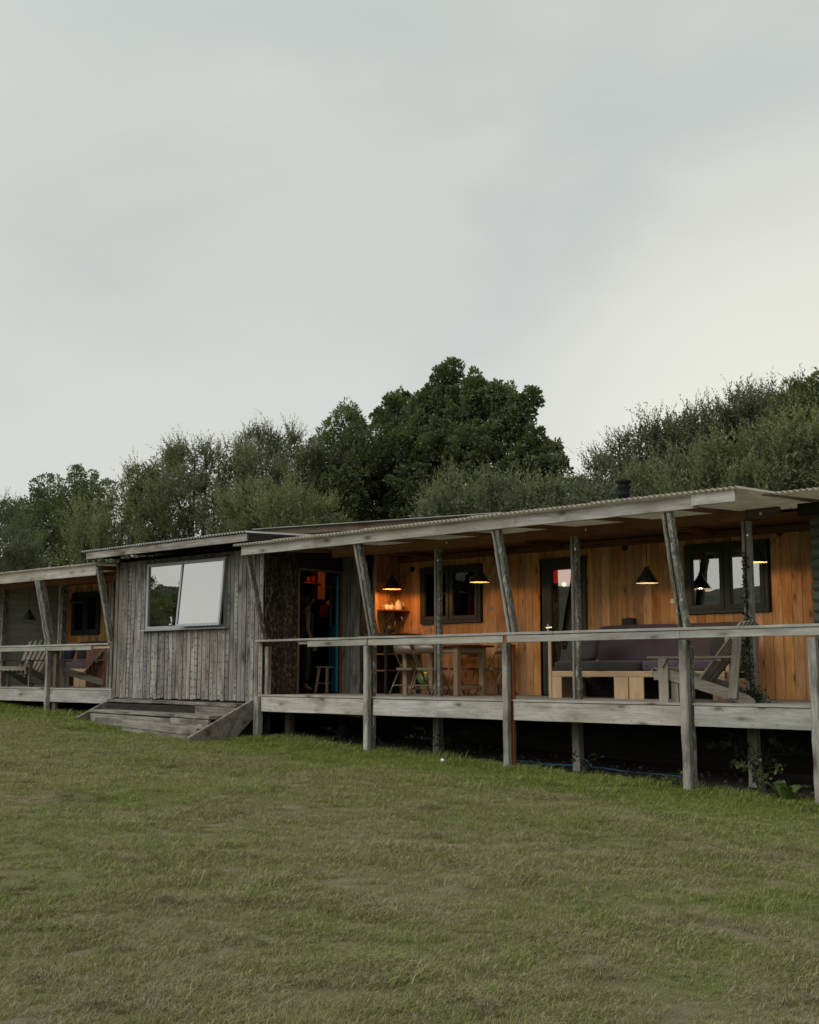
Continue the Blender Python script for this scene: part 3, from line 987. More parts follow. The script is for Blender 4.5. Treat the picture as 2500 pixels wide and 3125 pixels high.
# the blue door, swung into the room
mb = MB()
bars(mb, 0, .80, .02, 2.1, 0, .11, .042)
mb.box((.40, 0, .62), (.58, .02, 1.0))
mb.box((.40, 0, 1.16), (.58, .042, .12))
bd = mb.build('door', M['door'], shed, (-15.40, 1.78, 0))
bd.rotation_euler = (0, 0, R(145))
mb = MB()
mb.box((.40, 0, 1.62), (.57, .012, .76))
p = mb.build('pane', M['glass'], None)
p.parent = bd
mb = MB()
mb.box((.72, -.028, 1.03), (.04, .012, .22))
mb.tube([(.745, -.03, 1.08), (.745, -.075, 1.08), (.64, -.08, 1.075)], .010)
p = mb.build('handle', M['black'], None)
p.parent = bd
# footing under the shed: sleepers and a few bricks
for i, (a, b, z, mt) in enumerate(((-19.35, -18.45, -.165, 'step'), (-18.4, -15.75, -.175, 'dark'))):
    timber('sleeper', shed, (a, .06, z), (b, .06, z), .10, .12, M[mt], seg=4, jit=.003, seed=i)
for i, x in enumerate((-17.95, -17.72, -16.32, -16.10)):
    mb = MB()
    mb.box((0, 0, 0), (.21, .10, .065))
    mb.build('brick', M['bricks'], shed, (x, -.01, -.185 + .004 * (i % 2)))
for i in range(3):
    timber('closure_board', shed, (-19.6, .2, -.3 - i * .2), (-15.4, .2, -.3 - i * .2), .03, .195, M['dark'])

# ------------------------------------------------------------------ steps in front of the shed
stp = thing('timber_steps', 'wide weathered timber steps between two sloping side boards below the grey shed', 'steps', (-17.5, -.6, -.5), world_children=True)
for i, (yl, yr, z) in enumerate(((-.21, -.37, -.16), (-.60, -.94, -.345))):
    def ys(x, yl=yl, yr=yr):
        return yl + (yr - yl) * (x + 19.55) / 4.0
    for k, (a, b) in enumerate(((-19.54, -17.1 + .5 * i), (-17.095 + .5 * i, -15.57))):
        timber('tread', stp, (a, ys(a) + .19, z - .012 * k), (b, ys(b) + .19, z - .012 * k - .01), .40, .055, M['step'], seg=8, jit=.004, seed=i * 2 + k, c=.01)
    for k, (a, b, mt) in enumerate(((-19.5, -16.75, 'dark' if i == 0 else 'step'), (-16.745, -15.6, 'step'))):
        timber('riser', stp, (a, ys(a) + .025, z - .12), (b, ys(b) + .025, z - .13), .05, .15, M[mt], seg=6, jit=.003, seed=i + k + 9)
for k, (a, b, y0, y1) in enumerate(((-18.95, -17.3, -.82, -.95), (-17.295, -15.6, -.95, -1.12))):
    timber('riser', stp, (a, y0, -.50 - .04 * k), (b, y1, -.54 - .05 * k), .09, .13, M['step'], seg=6, jit=.005, seed=31 + k, c=.012)
    timber('riser', stp, (a, y0, -.63 - .04 * k), (b, y1, -.67 - .05 * k), .09, .13, M['step'], seg=6, jit=.005, seed=37 + k, c=.012)
# side boards
mb = MB()
mb.prism([(.04, -.06), (-.92, -.50), (-.92, -.62), (-.50, -.66), (.04, -.30)], 'x', -19.62, -19.565)
mb.build('side_board', M['step'], stp)
mb = MB()
mb.prism([(.0, -.05), (-1.40, -.66), (-1.32, -.82), (-.50, -.74), (-.02, -.36)], 'x', -15.56, -15.50)
mb.build('side_board', M['step'], stp)

# ------------------------------------------------------------------ left veranda and cabin
lv = thing('veranda', 'smaller veranda left of the grey shed, in shade, with a thin front post', 'veranda', (-22.5, 0, -.4), world_children=True)
for i in range(17):
    y = .09 + i * .145
    timber('deck_board', lv, (-28.5, y, .036), (-23.1 + .3 * (i % 2), y, .036), .14, .028, M['rail'])
    timber('deck_board', lv, (-23.095 + .3 * (i % 2), y, .036), (-19.74, y, .036), .14, .028, M['rail'])
for i, (a, b) in enumerate(((-28.5, -24.2), (-24.19, -21.97), (-21.87, -19.70))):
    timber('edge_board', lv, (a, -.008, -.105), (b, -.008, -.105), .036, .25, M['silver'], seg=5, jit=.0015, seed=i)
    timber('nosing_board', lv, (a, -.012, .036), (b, -.012, .036), .05, .03, M['rail'])
timber('post', lv, (-21.92, -.05, gz(-21.9, 0) - .1), (-21.92, -.05, .80), .075, .11, M['post'], up=(0, 1, 0), seg=12, jit=.006, seed=3, c=.01)
timber('inner_post', lv, (-21.80, .06, gz(-21.9, 0) - .1), (-21.80, .06, .80), .12, .09, M['brown'], up=(0, 1, 0), seg=9, jit=.006, seed=4, c=.01)
timber('post', lv, (-24.2, -.02, gz(-24.2, 0) - .1), (-24.2, -.02, .80), .10, .11, M['post'], up=(0, 1, 0), seg=9, jit=.004, seed=4, c=.01)
timber('handrail', lv, (-28.5, -.06, .905), (-19.72, -.06, .905), .14, .034, M['rail'], seg=8, jit=.003)
timber('rail_board', lv, (-28.5, -.10, .84), (-21.95, -.10, .84), .034, .085, M['rail'], seg=5, jit=.002)
timber('rail_board', lv, (-21.93, -.10, .84), (-20.3, -.10, .84), .034, .085, M['rail'], seg=5, jit=.002)
timber('rail_board', lv, (-20.45, -.06, .845), (-19.72, -.06, .845), .04, .045, M['pine'])
for k, (dx, w, mt) in enumerate(((-.07, .05, 'post'), (.04, .12, 'bark'))):
    timber('brace', lv, (-21.86 + dx, -.05, .92), (-21.86 + dx, -.36, 2.22), w, .14, M[mt], up=(0, 1, 0), seg=10, jit=.005, seed=50 + k, c=.012)
timber('brace', lv, (-19.76, -.02, .95), (-19.76, -.36, 2.38), .07, .12, M['bark'], up=(0, 1, 0), seg=6, jit=.003, seed=50, c=.012)
timber('fascia_board', lv, (-28.5, -.36, 2.31), (-19.82, -.36, 2.315), .045, .195, M['silver'], seg=8, jit=.002, seed=44)
for i in range(9):
    x0 = -28.6 + i * 1.0
    corrugated('roof_sheet', lv, x0, x0 + 1.01, -.46, 2.9, 2.44, 2.60, M['sheet'], amp=.012)
for x in (-26.0, -24.0, -21.83, -19.85):
    timber('rafter', lv, (x, -.34, 2.36), (x, 2.5, 2.47), .06, .09, M['redwood'])
timber('roof_beam', lv, (-28.5, .9, 2.30), (-19.8, .9, 2.30), .09, .12, M['redwood'])
timber('roof_beam', lv, (-28.5, 1.7, 2.36), (-19.8, 1.7, 2.36), .07, .09, M['redwood'])
for i in range(10):
    timber('ceiling_board', lv, (-28.4, .98 + .15 * i, 2.44), (-19.8, .98 + .15 * i, 2.44), .146, .016, M['ceil'])
for i, (x, y) in enumerate(((-25.4, .85), (-23.0, .9), (-21.1, .9))):
    timber('inner_post', lv, (x - .055, y, .05), (x - .055, y, 2.25), .05, .12, M['bark' if i < 1 else 'post'], up=(0, 1, 0), seg=9, jit=.004, seed=80 + i, c=.01)
    timber('inner_post', lv, (x + .05, y, .05), (x + .05, y, 2.25), .075, .13, M['bark' if i < 2 else 'post'], up=(0, 1, 0), seg=9, jit=.004, seed=90 + i, c=.01)

lc = thing('timber_cabin', 'shaded cedar cabin with green boarded side wall behind the left veranda', 'cabin', (-23, 2.5, 0), world_children=True)
LW = (-25.14, -23.96, 1.22, 2.24)
vplanks('plank', lc, 'Y', WY + .011, -25.5, -19.72, .05, 2.42, .15, M['cedar'], openings=[LW], seed=6)
casement(lc, LW[0] + .01, LW[1] - .01, LW[2] + .01, LW[3] - .01, WY - .012, M['frame'], M['clear_glass'])
for i in range(17):
    z = .13 + i * .142
    timber('siding_board', lc, (-25.52, .9, z), (-25.52, 2.49, z), .022, .139, M['greenwall'], up=(.12, 0, 1))
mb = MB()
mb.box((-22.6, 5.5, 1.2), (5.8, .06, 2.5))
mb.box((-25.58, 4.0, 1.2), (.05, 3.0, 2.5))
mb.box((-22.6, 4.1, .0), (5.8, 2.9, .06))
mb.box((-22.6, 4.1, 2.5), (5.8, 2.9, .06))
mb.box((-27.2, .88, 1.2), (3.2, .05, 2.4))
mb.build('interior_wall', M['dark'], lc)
for i in range(3):
    timber('closure_board', lc, (-28.5, 2.62, -.1 - i * .2), (-19.7, 2.62, -.1 - i * .2), .03, .195, M['dark'])

# red-brown boarded screen on the left veranda
scr = thing('boarded_screen', 'low red-brown vertical board screen beside the shed on the left veranda', 'screen', (-21.6, .95, .05), world_children=True)
for i in range(6):
    x = -22.02 + i * .145
    timber('plank', scr, (x, .95, .05), (x, .95, .93), .138, .02, M['darkred'], up=(0, 1, 0))
timber('top_rail', scr, (-22.1, .935, .90), (-21.2, .935, .90), .03, .08, M['darkred'])


# ------------------------------------------------------------------ furniture builders
def cushion_mesh(name, sx, sy, sz, mat, seed=0, wr=.012, p=.28, pw=None):
    n, m_ = 26, 14
    v, f = [], []
    def sp(c, e):
        return math.copysign(abs(c) ** e, c)
    for i in range(m_ + 1):
        ph = -math.pi / 2 + math.pi * i / m_
        for j in range(n):
            th = 2 * math.pi * j / n
            x = sp(math.cos(ph), p) * sp(math.cos(th), p)
            y = sp(math.cos(ph), p) * sp(math.sin(th), p)
            z = sp(math.sin(ph), .5 if pw is None else pw)
            q = Vector((x * sx / 2, y * sy / 2, z * sz / 2))
            d = mnoise.noise(q * 5 + Vector((seed, 0, 0))) * wr + mnoise.noise(q * 14 + Vector((0, seed, 0))) * wr * .4
            v.append(q + q.normalized() * d)
    for i in range(m_):
        for j in range(n):
            f.append((i * n + j, i * n + (j + 1) % n, (i + 1) * n + (j + 1) % n, (i + 1) * n + j))
    return mesh_from(name, v, f, mat, True)


def daybed(root, L, loc_z, cush, backs):
    """pallet daybed, local x 0..L, y 0 (front)..1"""
    H = .38
    legs = [(.0, .20)]
    k = 1.10
    while k + .2 < L:
        legs.append((k, k + .24))
        legs.append((k + .25, k + .49))
        k += 1.6
    legs.append((L - .18, L))
    for (a, b) in legs:
        timber('leg', root, ((a + b) / 2, .012, 0), ((a + b) / 2, .012, H - .072), b - a - .004, .022, M['pine'], up=(0, 1, 0))
        timber('leg', root, ((a + b) / 2, .95, 0), ((a + b) / 2, .95, H - .072), b - a - .004, .022, M['pine'], up=(0, 1, 0))
    timber('side_panel', root, (.012, .03, H / 2 - .04), (.012, .94, H / 2 - .04), .022, H - .09, M['pine'])
    timber('side_panel', root, (L - .012, .03, H / 2 - .04), (L - .012, .94, H / 2 - .04), .022, H - .09, M['pine'])
    timber('dark_backing', root, (.03, .9, H / 2 - .04), (L - .03, .9, H / 2 - .04), .02, H - .09, M['dark'])  # dark sheet added to give the shade beneath the seat
    timber('front_rail', root, (0, .012, H - .036), (L, .012, H - .036), .022, .068, M['pine'])
    for i in range(7):
        timber('slat', root, (0, .06 + i * .145, H + .002), (L, .06 + i * .145, H + .002), .12, .02, M['pine'])


sofa = thing('daybed', 'pale pine pallet daybed with plum cushions against the cedar wall', 'daybed', (-10.48, 1.4, 0))
daybed(sofa, 2.83, 0, None, None)
timber('end_panel', sofa, (.0, .0, 0.0), (.0, .0, .88), .05, .03, M['pine'], up=(0, 1, 0))
timber('end_panel', sofa, (2.83, .1, 0.0), (2.83, .1, .98), .05, .03, M['pine'], up=(0, 1, 0))
for i, (a, b, mt) in enumerate(((.02, 1.52, 'charcoal'), (1.53, 2.81, 'purple'))):
    me = cushion_mesh('seat_cushion', b - a, .98, .15, M[mt], i, .012, .16, .35)
    o = tag(link('seat_cushion', me, None, (-10.48 + (a + b) / 2, 1.4 + .50, .465)), ['long charcoal seat cushion on the left half of the pine daybed',
            'long plum seat cushion on the right half of the pine daybed'][i], 'cushion', 'cushions on the pine daybed')
for i, (a, b, mt) in enumerate(((.22, 1.66, 'purple'), (1.67, 2.72, 'plum'))):
    me = cushion_mesh('back_cushion', b - a, .15, .56, M[mt], i + 5, .016, .18, .28)
    o = link('back_cushion', me, None, (-10.48 + (a + b) / 2, 1.4 + .98, .80), rot=(R(-6), 0, 0))
    tag(o, ['wide plum backrest cushion leaning on the cedar wall, left of its neighbour', 'brown plum backrest cushion leaning on the cedar wall behind the slatted armchair'][i],
        'cushion', 'cushions on the pine daybed')
me = cushion_mesh('pillow', .50, .17, .44, M['greyfab'], 9, .035, .5, .5)
tag(link('pillow', me, None, (-10.10, 1.72, .75), rot=(R(-16), 0, R(8))), 'crumpled dark grey pillow at the door end of the daybed', 'pillow')
me = cushion_mesh('pillow', .48, .17, .42, M['charcoal'], 19, .035, .5, .5)
tag(link('pillow', me, None, (-7.85, 1.85, .75), rot=(R(-16), 0, R(-14))), 'black pillow at the far right end of the daybed behind the armchair', 'pillow')

lsofa = thing('daybed', 'small pine daybed with grey cushions in the shade of the left veranda', 'daybed', (-24.45, 1.45, .05))
daybed(lsofa, 1.9, 0, None, None)
me = cushion_mesh('seat_cushion', 1.8, .9, .16, M['purple'], 3, .008, .16, .35)
tag(link('seat_cushion', me, None, (-23.5, 1.92, .52)), 'grey lilac seat cushion on the left veranda daybed', 'cushion')
me = cushion_mesh('back_cushion', 2.6, .14, .5, M['greyfab'], 13, .008, .16, .25)
tag(link('back_cushion', me, None, (-23.3, 2.36, .82)), 'long grey backrest cushion below the shaded window', 'cushion')
me = cushion_mesh('pillow', .45, .16, .42, M['lilac'], 23, .03, .5, .5)
tag(link('pillow', me, None, (-24.15, 1.75, .78), rot=(R(-14), 0, R(10))), 'bright lilac pillow on the left veranda daybed', 'pillow')


def adirondack(label, loc, rotz, grp):
    """local: seat faces +x, width in y"""
    t = thing('slatted_armchair', label, 'armchair', loc, grp, rotz=rotz)
    wd = .30
    for s in (-1, 1):
        mb = MB()
        mb.prism([(.60, .28), (.62, .385), (.50, .415), (.36, .405), (-.10, .27), (-.62, .10), (-.70, .04), (-.70, .0), (-.52, .0), (-.02, .15), (.40, .28)],
                 'y', s * wd - .015, s * wd + .015)
        mb.build('side_board', M['adiron'], t)
        timber('leg', t, (.46, s * (wd + .035), 0), (.46, s * (wd + .035), .555), .13, .03, M['adiron'], up=(0, 1, 0))
        timber('leg', t, (.34, s * (wd - .035), 0), (.34, s * (wd - .035), .29), .10, .03, M['adiron'], up=(0, 1, 0))
        mb = MB()
        mb.prism([(.66, s * wd - .07), (.70, s * wd), (.66, s * wd + .08), (.2, s * wd + .085), (-.50, s * wd + .045), (-.54, s * wd - .02), (-.1, s * wd - .06)],
                 'z', .557, .58)
        mb.build('armrest', M['adiron'], t)
        mb = MB()
        mb.prism([(.39, .555), (.52, .555), (.50, .50), (.46, .43)], 'y', s * (wd + .05), s * (wd + .08))
        mb.build('arm_bracket', M['adiron'], t)
        timber('back_leg', t, (-.43, s * (wd + .03), .0 + .06), (-.52, s * (wd + .03), .84), .11, .03, M['adiron'], up=(0, 1, 0))
    for i in range(6):
        x = .56 - i * .088
        z = .425 - max(0, i - 1) * .028
        timber('seat_slat', t, (x, -wd - .02, z), (x, wd + .02, z), .080, .02, M['adiron'], up=(-.25, 0, 1))
    mb = MB()
    pts = [(-wd - .02, .42), (wd + .02, .42)]
    k = 6
    bot = []
    for i in range(k * 6 + 1):
        yy = wd + .02 - (2 * wd + .04) * i / (k * 6)
        bot.append((yy, .335 + .022 * abs(math.sin(math.pi * i / 6))))
    mb.prism(pts + bot, 'x', .608, .63)
    mb.build('front_board', M['adiron'], t)
    # reclining back
    for i in range(6):
        y = -.255 + i * .102
        ht = .80 + .06 * (1 - abs(i - 2.5) / 2.5)
        b = Vector((.04, y, .25))
        e = b + Vector((-.66, 0, .80)).normalized() * (ht + .16)
        timber('back_slat', t, b, (e.x, y * 1.25, e.z), .080, .028, M['adiron'], up=(.80, 0, .66))
    timber('back_rail', t, (-.47, -wd - .04, .80), (-.47, wd + .04, .80), .06, .03, M['adiron'])
    timber('back_rail', t, (-.26, -wd - .04, .535), (-.26, wd + .04, .535), .08, .03, M['adiron'])
    return t


adirondack('weathered slatted garden armchair facing left, beside the pine daybed', (-7.5, .66, 0), R(188), 'slatted garden armchairs')
adirondack('shaded slatted armchair seen side-on behind the thin post of the left veranda', (-21.95, .80, .05), R(236), 'slatted garden armchairs')
adirondack('slatted armchair turned to the lawn at the far left of the deck', (-24.0, .72, .05), R(-62), 'slatted garden armchairs')


def folding_chair(label, loc, rotz, grp):
    """local: person faces +y"""
    t = thing('folding_chair', label, 'chair', loc, grp, rotz=rotz)
    r = .0115
    mb = MB()
    s = .205
    # main frame: back top -> front feet, closed over the back
    mb.tube([(-s - .01, .26, 0), (-s, -.0, .44), (-s, -.17, .72), (-s + .015, -.20, .80), (-s + .06, -.215, .835), (s - .06, -.215, .835),
             (s - .015, -.20, .80), (s, -.17, .72), (s, .0, .44), (s + .01, .26, 0)], r)
    mb.tube([(-s, .20, .10), (s, .20, .10)], r * .8)
    mb.build('front_frame', M['chairmetal'], t, smooth=True)
    mb = MB()
    s2 = .185
    mb.tube([(-s2 - .04, -.27, 0), (-s2 - .03, -.20, .14), (-s2, -.02, .50)], r)
    mb.tube([(s2 + .04, -.27, 0), (s2 + .03, -.20, .14), (s2, -.02, .50)], r)
    mb.tube([(-s2 - .035, -.23, .085), (-s2 - .0, -.215, .15), (-s2 + .05, -.21, .165), (s2 - .05, -.21, .165), (s2, -.215, .15), (s2 + .035, -.23, .085)], r * .85)
    mb.build('rear_frame', M['chairmetal'], t, smooth=True)
    # curved back panel
    v, f = [], []
    for k, d in enumerate((0, .006)):
        for i in range(9):
            x = -s + .012 + (2 * s - .024) * i / 8
            cy = -.035 * (1 - (x / s) ** 2)
            for z, yy in ((.665, -.145), (.81, -.205)):
                v.append((x, yy + cy + d, z + (.006 * (1 - abs(x / s)))))
    for i in range(8):
        f.append((2 * i, 2 * i + 2, 2 * i + 3, 2 * i + 1))
        f.append((18 + 2 * i, 18 + 2 * i + 1, 18 + 2 * i + 3, 18 + 2 * i + 2))
        f.append((2 * i + 1, 2 * i + 3, 18 + 2 * i + 3, 18 + 2 * i + 1))
        f.append((2 * i, 18 + 2 * i, 18 + 2 * i + 2, 2 * i + 2))
    link('backrest', mesh_from('backrest', v, f, M['chairmetal'], True), t)
    mb = MB()
    mb.prism([(-.19, -.14), (-.16, -.17), (.16, -.17), (.19, -.14), (.19, .20), (.15, .235), (-.15, .235), (-.19, .20)], 'z', .425, .445)
    mb.prism([(-.185, -.14), (-.155, -.165), (.155, -.165), (.185, -.14), (.185, .195), (.145, .23), (-.145, .23), (-.185, .195)], 'z', .405, .4245)
    mb.build('seat', M['chairmetal'], t)
    return t


gch = 'beige metal folding chairs round the table'
folding_chair('beige folding chair standing nearest the cooking nook, its back to the lawn', (-13.18, 1.28, 0), R(-4), gch)
folding_chair('beige folding chair between its twin and the double post, its back to the lawn', (-12.70, 1.24, 0), R(3), gch)
folding_chair('folding chair gleaming gold behind the middle of the table', (-12.80, 2.24, 0), R(184), gch)
folding_chair('folding chair gleaming gold by the wall, nearest the glazed door', (-12.12, 2.18, 0), R(166), gch)

tb = thing('dining_table', 'small dark-topped table on square pale wood legs under a pendant lamp', 'table', (-12.85, 1.7, 0), world_children=True)
X0, X1, Y0, Y1 = -13.32, -12.23, 1.33, 1.98
for x in (X0, X1):
    for y in (Y0, Y1):
        timber('leg', tb, (x, y, 0), (x, y, .77), .085, .085, M['tablewood'], up=(0, 1, 0))
timber('apron', tb, (X0 + .05, Y0, .725), (X1 - .05, Y0, .725), .03, .085, M['tablewood'])
timber('apron', tb, (X0 + .05, Y1, .725), (X1 - .05, Y1, .725), .03, .085, M['tablewood'])
timber('apron', tb, (X0, Y0 + .05, .725), (X0, Y1 - .05, .725), .03, .085, M['tablewood'])
timber('apron', tb, (X1, Y0 + .05, .725), (X1, Y1 - .05, .725), .03, .085, M['tablewood'])
timber('stretcher', tb, (X1, Y0 + .05, .13), (X1, Y1 - .05, .13), .035, .06, M['tablewood'])
timber('stretcher', tb, (X0, Y0 + .05, .13), (X0, Y1 - .05, .13), .035, .06, M['tablewood'])
timber('stretcher', tb, (X0 + .02, 1.65, .13), (X1 - .02, 1.65, .13), .035, .06, M['tablewood'])
timber('tabletop', tb, (X0 - .14, 1.655, .787), (X1 + .16, 1.655, .787), .86, .032, M['tabletop'])


def pendant(label, x, y, z, r=.17, on=True, grp='conical pendant lamps under the veranda roofs', ztop=2.37, W=5.5, tint=(1, .60, .30)):
    t = thing('pendant_lamp', label, 'lamp', (x, y, z), grp)
    h = r * 1.22
    mb = MB()
    n = 10
    prof = [(r, 0), (r * .985, .008), (.035, h), (.028, h + .035), (.0, h + .04)]
    mb.lathe(prof, n)
    mb.build('lamp_shade', M['shade'], t)
    mb = MB()
    mb.lathe([(r * .975, .002), (.03, h - .012), (0, h - .01)], n)
    mb.f = [q[::-1] for q in mb.f]
    mb.build('shade_lining', M['shadein'], t)
    mb = MB()
    mb.tube([(0, 0, h + .03), (0, 0, ztop - z)], .005, 6)
    mb.build('cord', M['black'], t)
    if on:
        mb = MB()
        mb.lathe([(0, .045), (.022, .05), (.032, .075), (.026, .10), (.012, .125), (.012, .16)], 12)
        b = mb.build('bulb', M['bulb'], t, smooth=True)
        b.scale = (min(1, r * 5.5),) * 3
        ld = bpy.data.lights.new('bulb_light', 'POINT')
        ld.energy = W
        ld.color = tint
        ld.shadow_soft_size = .03
        lo = bpy.data.objects.new('bulb_light', ld)
        COL.objects.link(lo)
        lo.parent = t
        lo.location = (0, 0, .03)
    return t


pendant('lit conical lamp hanging over the shelf with the white mugs', -14.03, 1.75, 1.79, W=18, tint=(1, .38, .09))
pendant('lit conical lamp hanging over the dining table', -12.06, 1.7, 1.81, W=8.5, tint=(1, .50, .17))
pendant('lit conical lamp hanging alone above the pine daybed', -8.97, 1.7, 1.645, W=6)
pendant('lit conical lamp partly behind the last double post, nearest the log cabin', -7.31, 1.7, 1.845, r=.18, W=7.5)
pendant('unlit dark cone lamp beside the green boarded wall', -24.55, 1.0, 1.53, on=False)
pendant('grey cone added for the lamp reflection in the shaded window', -23.75, 1.7, 1.92, r=.17, on=False)  # solid cone standing in for a lamp mirrored in the glass

# ------------------------------------------------------------------ cooking nook
nook = thing('kitchen_counter', 'open shelved cooking counter of red-brown wood in the nook', 'counter', (-14.3, 2.1, 0), world_children=True)
for z in (.40, .68):
    timber('shelf', nook, (-14.27, 1.62, z), (-14.27, 2.46, z), .52, .028, M['redwood'])
timber('worktop', nook, (-14.27, 1.60, 1.02), (-14.27, 2.47, 1.02), .56, .035, M['brown'])
for y in (1.62, 2.42):
    timber('leg', nook, (-14.04, y, 0), (-14.04, y, 1.0), .05, .05, M['dark'], up=(0, 1, 0))
timber('dark_backing', nook, (-14.53, 1.9, .5), (-14.53, 2.46, .5), .016, 1.0, M['black'])
timber('splashback', nook, (-14.54, 1.88, 1.21), (-14.54, 2.485, 1.21), .014, .33, M['splash'])
mb = MB()
mb.tube([(-14.40, 2.22, 1.04), (-14.40, 2.22, 1.25), (-14.36, 2.22, 1.33), (-14.25, 2.22, 1.34), (-14.20, 2.22, 1.27)], .011)
mb.build('tap', M['chrome'], nook, smooth=True)

wsh = thing('wall_shelf', 'red-brown bracketed wall shelf carrying white mugs and a coffee pot', 'shelf', (-14.4, 2.2, 1.44), world_children=True)
timber('board', wsh, (-14.41, 1.87, 1.448), (-14.41, 2.47, 1.448), .27, .024, M['redwood'])
for y in (2.38, 2.12):
    mb = MB()
    mb.prism([(-14.54, 1.435), (-14.30, 1.435), (-14.30, 1.41), (-14.52, 1.20), (-14.54, 1.20)], 'y', y - .014, y + .014)
    mb.build('bracket', M['redwood'], wsh)
wsh2 = thing('wall_shelf', 'dim upper shelf above the mugs in the cooking nook', 'shelf', (-14.4, 2.2, 1.95), world_children=True)
timber('board', wsh2, (-14.43, 1.88, 1.955), (-14.43, 2.46, 1.955), .22, .022, M['redwood'])
mb = MB()
mb.prism([(-14.54, 1.943), (-14.34, 1.943), (-14.34, 1.92), (-14.52, 1.72), (-14.54, 1.72)], 'y', 2.33, 2.355)
mb.build('bracket', M['redwood'], wsh2)


def mug(label, loc, rotz):
    mb = MB()
    mb.lathe([(.0, .002), (.038, .0), (.041, .006), (.041, .082), (.037, .083), (.036, .01), (.0, .01)], 18)
    mb.tube([(.039, 0, .068), (.062, 0, .066), (.072, 0, .048), (.066, 0, .026), (.040, 0, .016)], .0055, 6)
    o = mb.build('mug', M['enamel'], None, loc, True)
    o.rotation_euler = (0, 0, rotz)
    return tag(o, label, 'mug', 'white enamel mugs on the wall shelf')


mug('white enamel mug with its handle to the left, farther from the coffee pot', (-14.36, 1.97, 1.461), R(228))
mug('white enamel mug standing between its twin and the coffee pot', (-14.36, 2.075, 1.461), R(40))
pot = thing('coffee_pot', 'white enamel coffee pot with lidded top and curved spout', 'pot', (-14.36, 2.27, 1.461))
mb = MB()
mb.lathe([(.0, .0), (.068, .0), (.072, .01), (.070, .05), (.060, .10), (.050, .135), (.047, .14)], 20)
mb.build('body', M['enamel'], pot, smooth=True)
mb = MB()
mb.lathe([(.050, .14), (.046, .15), (.022, .168), (.008, .174), (.008, .182), (.012, .190), (.0, .197)], 18)
mb.build('lid', M['enamel'], pot, smooth=True)
mb = MB()
mb.tube([(-.040, -.045, .035), (-.060, -.070, .065), (-.066, -.080, .10), (-.085, -.098, .128)], [.018, .014, .010, .008], 8)
mb.build('spout', M['enamel'], pot, smooth=True)
mb = MB()
mb.tube([(.036, .040, .125), (.062, .068, .12), (.068, .074, .085), (.05, .055, .05)], .006, 6)
mb.build('handle', M['enamel'], pot, smooth=True)

kt = thing('kettle', 'black kettle on the counter behind the leaning brace', 'kettle', (-14.15, 1.80, 1.04))
mb = MB()
mb.lathe([(0, 0), (.085, 0), (.09, .03), (.075, .09), (.04, .12), (.012, .13), (.012, .145), (0, .15)], 18)
mb.build('body', M['black'], kt, smooth=True)
mb = MB()
mb.tube([(0, .08, .10), (0, .11, .17), (0, .03, .21), (0, -.06, .19), (0, -.08, .12)], .009)
mb.build('handle', M['black'], kt, smooth=True)

mb = MB()
mb.lathe([(0, 0), (.10, 0), (.125, .25), (.132, .25), (.132, .262), (.118, .262), (.095, .01), (0, .01)], 20)
tag(mb.build('bucket', M['bucket'], None, (-14.2, 1.86, .694), True), 'dark green bucket on the upper shelf of the cooking counter', 'bucket')
mb = MB()
mb.lathe([(0, 0), (.028, 0), (.030, .05), (.018, .075), (.022, .085), (.022, .11), (.010, .125), (0, .13)], 14)
tag(mb.build('salt_shaker', M['enamel'], None, (-14.05, 2.12, .694), True), 'pale salt shaker beside the green bucket', 'shaker')

bq = thing('kettle_grill', 'lime green round charcoal grill on the deck behind the folding chairs', 'grill', (-13.55, 2.17, 0))
mb = MB()
mb.lathe([(0, .12), (.08, .13), (.16, .17), (.205, .24), (.215, .285), (.205, .285)], 24)
mb.build('bowl', M['limegreen'], bq, smooth=True)
mb = MB()
mb.lathe([(.218, .288), (.215, .31), (.17, .37), (.09, .41), (.0, .42)], 24)
mb.lathe([(.02, .42), (.02, .445), (0, .447)], 10)
mb.build('lid', M['limegreen'], bq, smooth=True)
for a in (0, 120, 240):
    mb = MB()
    c, s_ = math.cos(R(a)), math.sin(R(a))
    mb.tube([(.11 * c, .11 * s_, .15), (.20 * c, .20 * s_, 0.0)], .009)
    mb.build('leg', M['grill'], bq)

# ------------------------------------------------------------------ small things on the walls


def wall_box(label, x, z, wire):
    t = thing('cable_box', label, 'junction box', (x, WY - .005, z), 'round black cable boxes on the cedar wall')
    mb = MB()
    mb.lathe([(0, .035), (.035, .035), (.045, .028), (.048, 0)], 16)
    mb.build('cover', M['black'], t, rot=(R(90), 0, 0))
    mb = MB()
    mb.tube(wire, .004, 5)
    mb.build('wire', M['black'], t)
    return t


